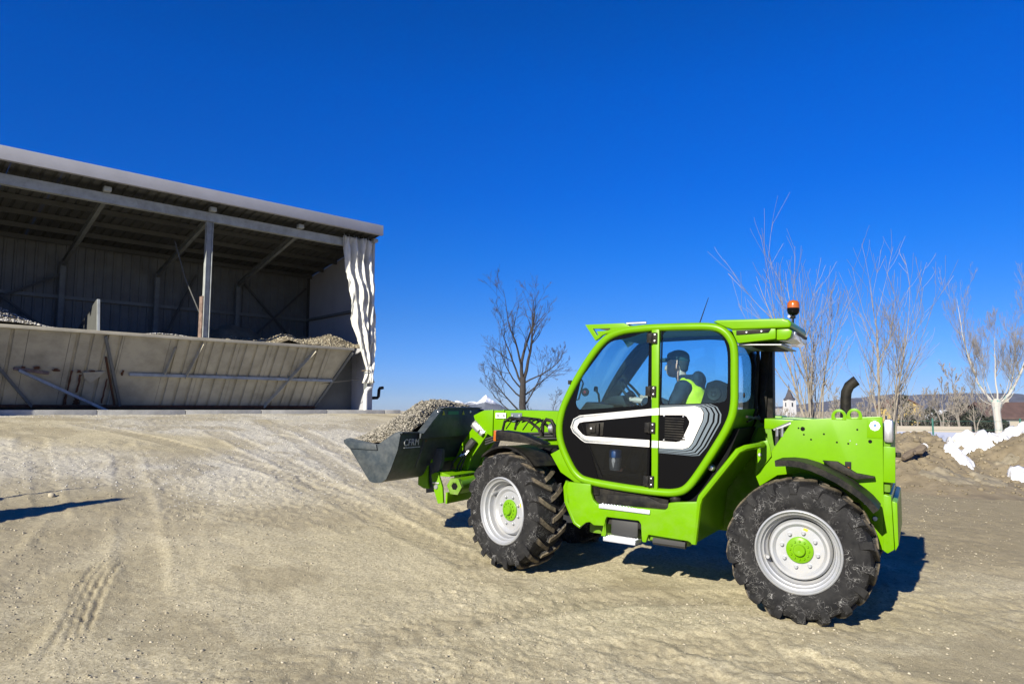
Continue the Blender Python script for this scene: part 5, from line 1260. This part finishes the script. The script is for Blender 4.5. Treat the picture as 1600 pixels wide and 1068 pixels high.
prt(MB().tube([(.215, .43, 1.30), (.215, .43, 1.50), (.20, .42, 1.55)], .018, 8), 'hydraulic_hose', 'rubber_hose')
prt(MB().tube([(.29, .43, 1.555), (.245, .43, 1.575), (.19, .43, 1.60), (.14, .43, 1.625)], [.012, .016, .019, .02], 10).tube([(.26, .44, 1.50), (.26, .44, 1.57)], .014, 8).tube([(.215, .44, 1.50), (.215, .44, 1.58)], .014, 8), 'valve_block', 'steel')
# counterweight and tail
prt(MB().box(-.655, -.592, -.86, .40, 1.08, 1.66), 'tail_door', 'green_dark', bevel=.02)
prt(MB().box(-.672, -.60, .30, .44, 1.50, 1.70), 'tail_lamp_housing', 'steel', bevel=.03)
prt(MB().box(-.69, -.60, .415, .445, 1.17, 1.47), 'tail_plate', 'green', bevel=.004)
prt(MB().box(-.73, -.66, .30, .36, 1.38, 1.42), 'tail_latch', 'black', bevel=.008)
prt(MB().prism([(-.598, 1.07), (-.66, 1.06), (-.685, .62), (-.634, .58), (-.60, .60)], .455, -.88), 'counterweight', 'green', bevel=.012)
prt(MB().prism([(-.662, 1.02), (-.705, 1.01), (-.715, .66), (-.688, .60)], .44, -.86), 'counterweight_block', 'green', bevel=.012)
prt(MB().tube([(-.25, -.25, 1.55), (-.25, -.25, 1.86), (-.255, -.25, 1.93), (-.28, -.25, 1.99), (-.33, -.25, 2.035), (-.345, -.25, 2.045)], .048, 16, cap=True), 'exhaust_pipe', 'black', angle=60)
# --- mudguards
def arch(cx, cz, r, a0, a1, y0, y1, th=.022, n=22, lip=.035):
    mb = MB(); V = []
    for i in range(n + 1):
        a = a0 + (a1 - a0) * i / n; c, s = math.cos(a), math.sin(a)
        for (rr, yy) in ((r, y0), (r, y1), (r - lip, y1), (r - lip, y1 - .012), (r - th, y1 - .014), (r - th, y0)): V.append((cx + rr * c, yy, cz + rr * s))
    F = []
    for i in range(n):
        for q in range(6): F.append((6 * i + q, 6 * i + (q + 1) % 6, 6 * i + 6 + (q + 1) % 6, 6 * i + 6 + q))
    F += [tuple(range(5, -1, -1)), tuple(6 * n + q for q in range(6))]
    return mb.add(V, F)
def arc3(pts):
    P = [Vector((p[0], 0, p[1])) for p in pts]; return P
FP = [(.195, 1.318), (.09, 1.330), (-.006, 1.326), (-.11, 1.302), (-.202, 1.266), (-.30, 1.222), (-.391, 1.168), (-.47, 1.115), (-.529, 1.066), (-.588, .998)]
def fender_strip(pts, y0, y1, th):
    low = [];
    for i, p in enumerate(pts):
        a = Vector(pts[max(i - 1, 0)]); b = Vector(pts[min(i + 1, len(pts) - 1)]); d = (b - a).normalized(); n = Vector((d.y, -d.x)); n = n if n.y < 0 else -n; low.append((p[0] + n.x * th, p[1] + n.y * th))
    return MB().prism(list(pts) + low[::-1], y0, y1)
fd = prt(fender_strip(FP, .53, .93, .016), 'rear_mudguard', 'black', angle=40); prt(fender_strip(FP, .915, .932, .05), 'mudguard_lip', 'black', fd)
prt(MB().prism([(-.13, 1.318), (-.25, 1.318), (-.40, 1.232), (-.54, 1.216), (-.54, 1.205), (-.40, 1.18), (-.2, 1.268)], .46, .53), 'mudguard_bracket', 'black', fd, bevel=.006)
f2 = prt(fender_strip(FP, -.93, -.53, .016), 'rear_mudguard', 'black')
FF = [(WB + .655 * math.cos(a), WR + .66 * math.sin(a)) for a in np.linspace(R(52), R(131), 16)]
ff = fender_strip(FF, -.16, .17, .014).build('front_mudguard', 'black', TH); 
for o, yy in ((ff, .76),): 
    o.data.transform(Matrix.Translation((-WB, 0, 0))); o.location = (WB, yy, 0); o.rotation_euler = (0, 0, ST)
fl = fender_strip(FF, .155, .172, .022).build('mudguard_lip', 'black', ff); fl.data.transform(Matrix.Translation((-WB, 0, 0)))
ff2 = dup_tree(ff, TH); ff2.location = (WB, -.76, 0); ff2.rotation_euler = (0, 0, ST)
prt(MB().prism([(2.15, .60), (3.30, .62), (3.34, .95), (3.15, 1.20), (2.15, 1.235)], -.42, .34), 'front_chassis', 'black_matt', bevel=.02)
# front lamp bracket over the left front wheel
lb = prt(MB().prism([(2.98, 1.395), (2.94, 1.40), (2.70, 1.385), (2.44, 1.305), (2.42, 1.285), (2.98, 1.30)], .70, .90), 'lamp_bracket', 'black', bevel=.02)
prt(MB().box(2.985, 3.02, .72, .88, 1.285, 1.40), 'indicator_lamp', 'orange', lb, bevel=.01)
gu = MB(); 
for y in (.60, .86): gu.tube([(2.92, y, 1.40), (2.90, y, 1.49), (2.84, y, 1.535), (2.62, y, 1.525), (2.50, y, 1.45), (2.46, y, 1.38)], .016, 6)
for i in range(5): gu.tube([(2.84 - i * .065, .60, 1.53), (2.86 - i * .085, .86, 1.50)], .008, 5)
for i in range(4): gu.tube([(2.88 - i * .10, .86, 1.42), (2.80 - i * .10, .86, 1.53)], .007, 5)
prt(gu, 'lamp_guard', 'black', lb)
prt(MB().tube([(2.48, .80, 1.37), (2.48, .80, 1.49), (2.44, .80, 1.54), (2.38, .80, 1.53), (2.34, .80, 1.47), (2.34, .80, 1.36)], .02, 8), 'headlamp_hoop', 'black')
prt(MB().lathe([(0, .03), (.05, .025), (.055, -.02), (.03, -.05)], 16, 'x', (2.40, .74, 1.45)), 'headlamp', 'steel')
prt(MB().prism([(2.40, 1.19), (2.26, 1.27), (2.02, .93), (2.12, .935), (2.28, 1.02)], .74, .76), 'front_gusset', 'green', bevel=.005)
prt(MB().prism([(2.28, 1.27), (2.24, 1.40), (2.20, 1.20), (2.05, .96)], .70, .735), 'front_gusset', 'green', bevel=.005)

# --- boom, carriage and bucket
BO = [(3.629, 1.576), (2.2, 1.635), (.2, 1.70), (.2, 1.38), (2.85, 1.235), (3.62, 1.255), (3.692, 1.285)]
bm_ = prt(MB().prism([(3.629, 1.576), (.20, 1.665), (-.25, 1.66), (-.30, 1.42), (.2, 1.36), (2.85, 1.225), (3.62, 1.252)], -.10, -.40), 'boom', 'green', bevel=.018)
prt(MB().prism([(3.32, 1.592), (.3, 1.675), (.3, 1.34), (2.85, 1.21), (3.32, 1.228)], -.088, -.412), 'boom_sleeve', 'green', bm_, bevel=.018)
prt(MB().box(3.47, 3.485, -.414, -.086, 1.24, 1.588), 'boom_collar', 'green', bm_, bevel=.004)
HD = [(3.625, 1.580), (3.752, 1.568), (3.80, 1.55), (3.907, 1.497), (3.885, 1.44), (3.87, 1.406), (3.99, 1.24), (4.08, 1.114), (4.13, .99), (4.192, .918), (4.108, .726), (4.0, .73), (3.913, .981), (3.80, 1.13), (3.692, 1.285), (3.62, 1.25)]
hd_ = prt(MB().prism(HD, -.085, -.12), 'boom_head', 'green', bevel=.008); prt(MB().prism(HD, -.38, -.415), 'boom_head', 'green', bevel=.008)
prt(MB().prism(offset(HD, .02), -.121, -.379), 'boom_head_web', 'green_dark', smooth=False)
def plate(pts, y, m, nb, name, par, c='steel'):
    p = prt(sheet([pts], y, .004), name, m, par, smooth=False)
    bolts(nb, y, .017, c, .01, p, 'bolt'); return p
plate([(3.585, 1.545), (3.44, 1.55), (3.44, 1.485), (3.585, 1.48)], -.080, 'white', [(3.55, 1.515), (3.47, 1.517)], 'wear_pad_plate', bm_)
plate([(3.37, 1.555), (3.22, 1.56), (3.22, 1.50), (3.30, 1.50), (3.30, 1.45), (3.37, 1.45)], -.080, 'grey_film', [(3.345, 1.525), (3.25, 1.53)], 'wear_pad_plate', bm_)
plate([(3.92, 1.40), (3.87, 1.44), (3.72, 1.31), (3.77, 1.26)], -.076, 'steel', [(3.885, 1.40), (3.76, 1.30)], 'pin_cover', hd_)
prt(MB().beam((3.90, -.06, 1.385), (3.80, -.06, 1.31), .05, .05).beam((3.78, -.06, 1.30), (3.74, -.06, 1.27), .06, .05), 'hydraulic_block', 'steel', hd_, bevel=.008)
prt(MB().tube([(3.86, -.05, 1.20), (3.93, -.03, 1.10), (4.0, -.02, 1.02)], [.05, .05, .02], 10), 'hose_sleeve', 'rubber_hose', hd_)
hs = [[(4.0, -.02, 1.02), (4.05, .02, .98), (4.10, .05, .90), (4.12, .06, .76)], [(3.96, -.02, 1.05), (3.99, .0, .97), (4.03, .03, .88), (4.06, .03, .75)], [(3.93, -.02, 1.08), (3.95, .0, .98), (3.99, .02, .86), (4.0, .02, .75)]]
for h in hs: prt(MB().tube(h, .011, 6), 'hydraulic_hose', 'rubber_hose', hd_)
for i in range(3): prt(MB().tube([(3.99 - .04 * i, -.02, 1.03 + .02 * i), (4.02 - .04 * i, .0, .99 + .015 * i)], .016, 8), 'hose_fitting', 'steel', hd_)
for i in range(3): prt(MB().tube([(2.2, -.06 + .012 * i, 1.42 - .035 * i), (2.7, -.05, 1.36 - .03 * i), (3.1, -.04 + .01 * i, 1.33 - .03 * i), (3.45, -.05, 1.30 - .025 * i), (3.7, -.06, 1.22 - .03 * i)], .012, 6), 'hydraulic_hose', 'rubber_hose', bm_)
prt(MB().lathe([(0, .05), (.022, .05), (.026, .03), (.026, -.03), (0, -.05)], 10, 'x', (3.30, -.05, 1.32)), 'hose_coupling', 'steel', bm_)
text_obj('C', .10, 'stencil_letter', 'black', bm_, Matrix.Translation((2.99, -.0865, 1.36)) @ Matrix.Rotation(math.pi, 4, 'Z') @ Matrix.Rotation(math.pi / 2, 4, 'X'))
CP = [(4.156, .790), (4.10, .822), (4.06, .826), (3.985, .66), (3.963, .48), (4.04, .463), (4.10, .60), (4.12, .66)]
cg = prt(MB().prism(CP, .37, .40), 'carriage_plate', 'green', bevel=.006); prt(MB().prism(CP, -.40, -.37), 'carriage_plate', 'green', bevel=.006)
prt(MB().prism([(4.150, .80), (4.06, .835), (3.90, .80), (3.90, .785), (4.14, .775)], .369, -.369), 'carriage_top', 'green', bevel=.004)
prt(MB().box(3.93, 3.955, -.369, .369, .47, .60), 'carriage_bar', 'green', bevel=.005)
prt(MB().tube([(3.85, .318, .678), (3.85, -.6, .678)], .095, 18), 'carriage_tube', 'green')
prt(MB().lathe([(.045, .345), (.06, .352), (.105, .352), (.105, .31)], 6, c=(3.85, .0, .678)), 'tube_flange', 'green_dark', smooth=False); prt(MB().lathe([(0, .336), (.066, .337)], 12, c=(3.85, .0, .678)), 'tube_bore', 'black_matt')
bolts([(4.075, .655)], .402, .03); prt(MB().box(4.03, 4.12, .40, .415, .69, .71), 'lock_tab', 'steel', bevel=.003)
HK = [(4.292, .958), (4.205, .965), (4.195, .70), (4.172, .625), (4.25, .62), (4.338, .655), (4.338, .795)]
BK = empty('bucket', (0, 0, 0)); BK.parent = TH
for y in (.38, -.38): MB().prism(HK, y, y + .03).build('hook_plate', 'green', BK, bevel=.006)
MB().prism([(4.22, .96), (4.17, .97), (4.17, .93), (4.22, .92)], .379, -.349).build('hook_bar', 'green', BK, bevel=.005)
SB = [(4.899, 1.181), (4.882, 1.140), (4.809, 1.079), (4.502, .75), (4.460, .736), (4.408, .732), (4.318, .748), (4.256, .788), (4.199, .897), (4.112, 1.121), (4.084, 1.28), (4.098, 1.309), (4.149, 1.315), (4.385, 1.17), (4.42, 1.165), (4.832, 1.206), (4.873, 1.198)]
for y in (1.075, -1.10): MB().prism(SB, y, y + .025).build('side_plate', 'dark_steel', BK, bevel=.004)
for y in (1.1005, -1.1205): MB().prism([(4.90, 1.182), (4.41, 1.162), (4.392, 1.10), (4.80, 1.09), (4.885, 1.142)], y, y + .02).build('wear_strip', 'dark_steel', BK, bevel=.004)
BC = [(4.895, 1.165), (4.809, 1.079), (4.502, .752), (4.455, .738), (4.405, .735), (4.318, .751), (4.258, .79), (4.202, .898), (4.115, 1.121), (4.088, 1.28), (4.10, 1.306)]
inn = offset(BC + [(4.9, 1.3)], .022)[:len(BC)]
MB().prism(BC + inn[::-1], 1.074, -1.074).build('shell', 'dark_steel', BK, angle=50)
MB().prism([(4.905, 1.18), (4.80, 1.065), (4.78, 1.075), (4.89, 1.19)], 1.074, -1.074).build('cutting_edge', 'steel', BK, bevel=.003)
SG = [(.80, 1.24), (.79, 1.295), (.46, 1.565), (.42, 1.58), (-.42, 1.58), (-.46, 1.565), (-.79, 1.295), (-.80, 1.24)]
sg = MB().prism(SG, 4.035, 4.060, 'x').build('spill_guard', 'dark_steel', BK, bevel=.004)
MB().prism([(.79, 1.300), (.46, 1.568), (.44, 1.556), (.765, 1.292)], 4.00, 4.10, 'x').build('guard_rim', 'dark_steel', sg, bevel=.004)
MB().box(4.0, 4.1, -.42, .42, 1.58, 1.592).build('guard_rim', 'dark_steel', sg, bevel=.004)
MB().prism([(-.79, 1.300), (-.46, 1.568), (-.44, 1.556), (-.765, 1.292)], 4.00, 4.10, 'x').build('guard_rim', 'dark_steel', sg, bevel=.004)
MB().prism([(1.098, 1.30), (1.098, 1.322), (.79, 1.312), (.79, 1.292)], 4.06, 4.13, 'x').build('back_rim', 'dark_steel', BK, bevel=.004)
for y in (.30, -.37): MB().prism([(4.13, 1.10), (4.04, 1.10), (4.04, .95), (4.16, .58), (4.25, .56), (4.26, .80)], y, y + .06).build('coupling_bracket', 'dark_steel', BK, bevel=.006)
for y in (.62, -.66): MB().prism([(4.16, 1.25), (4.09, 1.24), (4.10, 1.12), (4.20, .88), (4.24, .9)], y, y + .04).build('back_rib', 'dark_steel', BK, bevel=.004)
MB().box(4.03, 4.036, .06, .28, 1.505, 1.545).build('green_label', 'green_decal', sg, smooth=False)
for y in (.40, -.02):
    tr = MB(); tr.prism([(y, 1.50), (y - .055, 1.50), (y - .0275, 1.55)], 4.03, 4.0345, 'x'); tr.build('warning_triangle', 'yellow_dark', sg, smooth=False)
for y in (.48, -.2): MB().lathe([(0, -.01), (.016, -.008), (.018, 0)], 10, 'x', (4.034, y, 1.535)).build('bolt', 'steel', sg)
# lettering on the back of the bucket (upright, read from behind: +y is to the left)
bmw = Matrix.Translation((4.083, 1.035, 1.165)) @ Matrix(((0, 0, -1, 0), (-1, 0, 0, 0), (0, 1, 0, 0), (0, 0, 0, 1)))
text_obj('CFRM', .105, 'lettering', 'white_paint', BK, bmw)
MB().box(4.079, 4.0835, .74, 1.03, 1.138, 1.147).build('lettering_line', 'white_paint', BK, smooth=False)
ar = MB().prism([(.62, 1.24), (.58, 1.21), (.62, 1.18), (.63, 1.19), (.60, 1.21), (.63, 1.23)], 4.10, 4.105, 'x').build('red_mark', 'red', BK, smooth=False)

# gravel load in the bucket
def load_h(x, y):
    u = (x - 4.12) / .77; e = np.clip(1 - np.abs(y / 1.08) ** 2.6, 0, 1) ** .8
    ridge = np.interp(u, [0, .12, .35, .6, 1], [.31, .44, .47, .30, .03])
    return 1.17 + ridge * e * (1 + .12 * fbm(x * 3, y * 3, 3, 7)) + .018 * fbm(x * 12, y * 12, 2, 8) + (1 - e) * .0
def gravel_load():
    rng = np.random.default_rng(12); nx, ny = 50, 120
    X, Y = np.meshgrid(np.linspace(4.115, 4.885, nx), np.linspace(-1.07, 1.07, ny), indexing='ij'); Z = load_h(X, Y) - .015
    core = (np.stack([X, Y, Z], -1).reshape(-1, 3), grid_faces(nx, ny))
    n = 20000; xs = rng.uniform(4.115, 4.88, n); ys = rng.uniform(-1.065, 1.065, n); S = np.clip(rng.lognormal(math.log(.0112), .35, n), .006, .026)
    o = stones('gravel_load', np.stack([xs, ys, load_h(xs, ys) + rng.uniform(-.012, .012, n)], -1), S, 'gravel', 13)
    b = tri_mesh('gravel_core', core[0], core[1], 'gravel_core', o)
    o.matrix_world = MW; o['kind'] = 'stuff'; o['label'] = 'coarse tan gravel heaped in the raised bucket'
gravel_load()

# ------------------------------------------------------------------ the driver
def remesh(name, mb, m, parent, vox=.009, smooth_it=2):
    me = bpy.data.meshes.new(name); me.from_pydata(mb.v, [], mb.f); o = bpy.data.objects.new('tmp', me); COL.objects.link(o)
    md = o.modifiers.new('r', 'REMESH'); md.mode = 'VOXEL'; md.voxel_size = vox
    sm = o.modifiers.new('s', 'SMOOTH'); sm.iterations = smooth_it; sm.factor = .5
    dg = bpy.context.evaluated_depsgraph_get(); me2 = bpy.data.meshes.new_from_object(o.evaluated_get(dg)); bpy.data.objects.remove(o)
    me2.name = name; me2.materials.clear(); return link(name, me2, m, parent, angle=180)
def ell(mb, c, r, rot=None, n=14):
    V = []; F = []; m = n // 2 + 1
    for i in range(m + 1):
        th = math.pi * i / m
        for k in range(n):
            a = 2 * math.pi * k / n; p = Vector((r[0] * math.sin(th) * math.cos(a), r[1] * math.sin(th) * math.sin(a), r[2] * math.cos(th)))
            if rot: p = rot @ p
            V.append(p + Vector(c))
    for i in range(m):
        for k in range(n): F.append((i * n + k, (i + 1) * n + k, (i + 1) * n + (k + 1) % n, i * n + (k + 1) % n))
    return mb.add(V, F)
def driver():
    D = empty('person', mw=MW @ Matrix.Translation((0, 0, 0))); tag(D, 'driver in dark cap and yellow hi vis vest sitting in the cab holding the wheel', 'person')
    yc = .42; hx = 1.21; hz = 2.13
    b = MB()                                        # skin: skull, face, neck, arms, hands, legs as one body
    ell(b, (hx - .015, yc, hz + .035), (.100, .078, .105)); ell(b, (hx + .03, yc, hz - .035), (.070, .062, .085)); ell(b, (hx + .055, yc, hz - .085), (.036, .040, .03))
    b.tube([(hx + .085, yc, hz + .02), (hx + .108, yc, hz - .022), (hx + .115, yc, hz - .036), (hx + .085, yc, hz - .042)], [.012, .015, .017, .014], 8)
    ell(b, (hx + .090, yc, hz - .068), (.014, .026, .007)); ell(b, (hx + .086, yc, hz - .084), (.014, .024, .007)); ell(b, (hx + .078, yc, hz + .028), (.018, .06, .012))
    for s in (1, -1):
        ell(b, (hx - .012, yc + s * .082, hz - .012), (.022, .013, .036)); ell(b, (hx - .010, yc + s * .086, hz + .004), (.016, .008, .016)); ell(b, (hx + .083, yc + s * .030, hz + .008), (.010, .014, .009)); ell(b, (hx + .05, yc + s * .045, hz - .03), (.03, .02, .025))
    b.tube([(hx - .03, yc, hz - .06), (hx - .07, yc, hz - .17), (hx - .10, yc, hz - .30)], [.055, .058, .10], 12)
    b.tube([(1.06, yc, 1.86), (1.02, yc, 1.70), (1.02, yc, 1.46)], [.13, .13, .14], 14)
    hands = [(1.565, .60, 1.775), (1.57, .27, 1.80)]
    for s, H in ((1, hands[0]), (-1, hands[1])):
        sh = Vector((1.09, yc + s * .19, 1.915)); el = Vector((1.20, yc + s * .25, 1.655)); wr = Vector(H) + Vector((-.085, 0, -.005))
        b.tube([(1.08, yc, 1.90), sh, el, wr], [.07, .052, .042, .030], 10)
        d = (Vector(H) - wr).normalized(); side = Vector((0, 1, 0)); up = d.cross(side) * -1
        b.tube([wr, Vector(H) - d * .02, Vector(H) + d * .02], [.030, .034, .030], 8)
        for i, (q, L) in enumerate(((-.027, .9), (-.009, 1.05), (.010, 1.0), (.027, .82))):
            k0 = Vector(H) + d * .015 + side * q; k1 = k0 + d * .035 * L + up * .012; k2 = k1 + d * .012 * L - up * .025 * L; k3 = k2 - d * .018 - up * .012
            b.tube([k0, k1, k2, k3], [.0105, .0095, .0088, .008], 7)
        b.tube([wr + d * .03 + side * (-s * .025), Vector(H) + side * (-s * .044) + up * .004, Vector(H) + d * .03 + side * (-s * .036) - up * .022], [.012, .011, .009], 7)
        hip = Vector((1.03, yc + s * .10, 1.46)); kn = Vector((1.46, yc + s * .14, 1.47)); ft = Vector((1.62, yc + s * .12, 1.07))
        b.tube([hip, kn, ft, ft + Vector((.14, 0, -.02))], [.09, .065, .045, .04], 10)
    remesh('body', b, 'skin', D, .0085, 1)
    j = MB()                                        # jacket
    j.tube([(hx - .10, yc, hz - .205), (hx - .12, yc, hz - .25), (1.08, yc, 1.84), (1.03, yc, 1.66), (1.03, yc, 1.50)], [.085, .125, .165, .165, .17], 18)
    for s, H in ((1, hands[0]), (-1, hands[1])):
        sh = Vector((1.09, yc + s * .185, 1.905)); el = Vector((1.20, yc + s * .25, 1.655)); wr = Vector(H) + Vector((-.085, 0, -.005))
        j.tube([(1.08, yc, 1.89), sh, sh.lerp(el, .5), el, el.lerp(wr, .5), wr], [.10, .085, .072, .066, .056, .045], 12); ell(j, sh, (.085, .075, .085))
    j.tube([(1.16, yc - .07, 2.0), (1.06, yc, 2.01), (1.16, yc + .07, 2.0)], .04, 8); j.tube([(1.10, yc - .10, 1.97), (1.0, yc, 2.0), (1.10, yc + .10, 1.97)], .045, 8)
    ell(j, (.985, yc, 2.0), (.062, .115, .085), Matrix.Rotation(.3, 3, 'Y')); ell(j, (1.0, yc, 1.93), (.07, .12, .07))
    remesh('jacket', j, 'navy', D, .012, 2)
    v = MB()                                        # vest: the torso a little larger, open at the arms
    v.tube([(1.13, yc + .085, 1.995), (1.10, yc + .10, 1.955), (1.06, yc + .08, 1.88), (1.045, yc + .03, 1.82), (1.03, yc, 1.66), (1.03, yc, 1.52)], [.03, .07, .12, .158, .180, .182], 18)
    v.tube([(1.13, yc - .085, 1.995), (1.10, yc - .10, 1.955), (1.06, yc - .08, 1.88), (1.045, yc - .03, 1.82), (1.03, yc, 1.66)], [.03, .07, .12, .158, .180], 18)
    remesh('vest', v, 'hivis', D, .012, 2)
    t = MB()
    for s in (1, -1):
        hip = Vector((1.03, yc + s * .10, 1.46)); kn = Vector((1.46, yc + s * .14, 1.475)); ft = Vector((1.62, yc + s * .12, 1.10)); t.tube([hip, kn, ft], [.115, .088, .062], 12)
    ell(t, (1.02, yc, 1.46), (.15, .19, .10)); remesh('trousers', t, 'navy', D, .014, 2)
    for s in (1, -1): MB().tube([(1.60, yc + s * .12, 1.13), (1.63, yc + s * .12, 1.06), (1.70, yc + s * .12, 1.035), (1.78, yc + s * .12, 1.03)], [.06, .055, .05, .035], 10).build('boot', 'black', D)
    hr = MB(); ell(hr, (hx - .045, yc, hz + .03), (.080, .081, .070)); ell(hr, (hx - .072, yc, hz - .02), (.042, .066, .05)); remesh('hair', hr, 'bark_dark', D, .01, 1)
    c = MB(); ell(c, (hx - .020, yc, hz + .085), (.108, .088, .072)); ell(c, (hx - .03, yc, hz + .07), (.105, .088, .045), Matrix.Rotation(-.25, 3, 'Y')); ell(c, (hx + .05, yc, hz + .09), (.05, .07, .045))
    cp = remesh('cap', c, 'cap', D, .009, 2)
    V = []; n = 9
    for i in range(n):
        a = -1.15 + 2.3 * i / (n - 1)
        for rr, dz in ((.080, .075), (.135, .068), (.192, .050 - .012 * math.cos(a))): V.append((hx + .012 + rr * math.cos(a), yc + min(rr, .092) * math.sin(a), hz + dz))
    V += [(p[0], p[1], p[2] - .007) for p in V]; k = 3 * n
    F = [(3 * i + q, 3 * i + q + 1, 3 * i + q + 4, 3 * i + q + 3) for i in range(n - 1) for q in range(2)]; F += [tuple(k + q for q in f[::-1]) for f in F]
    MB().add(V, F).build('cap_peak', 'cap', cp)
driver()

# ------------------------------------------------------------------ made-up objects out of view, shaped to cast the two shadows at left
def off_casters():
    x, y = -7.43, 5.86; z = float(base_h(x, y)); t = empty('shadow_cypress', (x, y, z)); tag(t, 'made up unseen cypress added to cast the thick shadow at the left edge', 'cypress')
    rng = np.random.default_rng(3); n = 7000; hz = rng.uniform(.1, 1.0, n) ** .8; H = 2.15; rad = .36 * np.clip(np.interp(hz, [0, .15, .5, .7, .86, 1], [.6, 1, .95, .65, .28, .03]), 0, 1) * rng.uniform(.3, 1, n) ** .5; a = rng.uniform(0, 6.283, n)
    P = np.stack([rad * np.cos(a), rad * np.sin(a), hz * H], -1); d = rng.normal(size=(n, 3)) * np.array([.03, .03, .08]); e = rng.normal(size=(n, 3)) * .035
    tri_mesh('foliage', np.stack([P - d, P + d, P + e], 1).reshape(-1, 3), np.arange(3 * n).reshape(-1, 3), 'bush_dark', t, smooth=False)
    MB().tube([(0, 0, -.1), (0, 0, 2.0)], [.05, .01], 6).build('trunk', 'bark_dark', t)
    x, y = -7.98, 6.64; z = float(base_h(x, y)); s = empty('shadow_tripod', (x, y, z)); tag(s, 'made up unseen tripod added to cast the thin shadow at the left edge', 'tripod')
    for k in range(3):
        a = 2.1 * k + .4; MB().tube([(.42 * math.cos(a), .42 * math.sin(a), 0), (.05 * math.cos(a), .05 * math.sin(a), 1.15)], .022, 6).build('leg', 'yellow_dark', s)
    MB().box(-.11, .11, -.08, .08, 1.16, 1.46).build('instrument', 'black', s, bevel=.02)
    MB().tube([(0, 0, 1.46), (.0, .0, 2.2)], [.03, .008], 6).build('mast', 'steel', s)
off_casters()

# ------------------------------------------------------------------ the air
hz = MB().box(-7300, 7300, -7300, 7300, -10.5, 120).build('haze', None, smooth=False)
hm = bpy.data.materials.new('haze_air'); hm.use_nodes = True; hn = hm.node_tree; hn.nodes.clear()
ho = hn.nodes.new('ShaderNodeOutputMaterial'); hv = hn.nodes.new('ShaderNodeVolumePrincipled'); hv.inputs['Color'].default_value = (.82, .88, 1, 1); hv.inputs['Density'].default_value = HAZE
hn.links.new(hv.outputs[0], ho.inputs['Volume']); hz.data.materials.append(hm); hm.cycles.volume_sampling = 'EQUIANGULAR'; hm.cycles.homogeneous_volume = True; hz['kind'] = 'stuff'; hz['label'] = 'thin pale winter haze over the far hills'
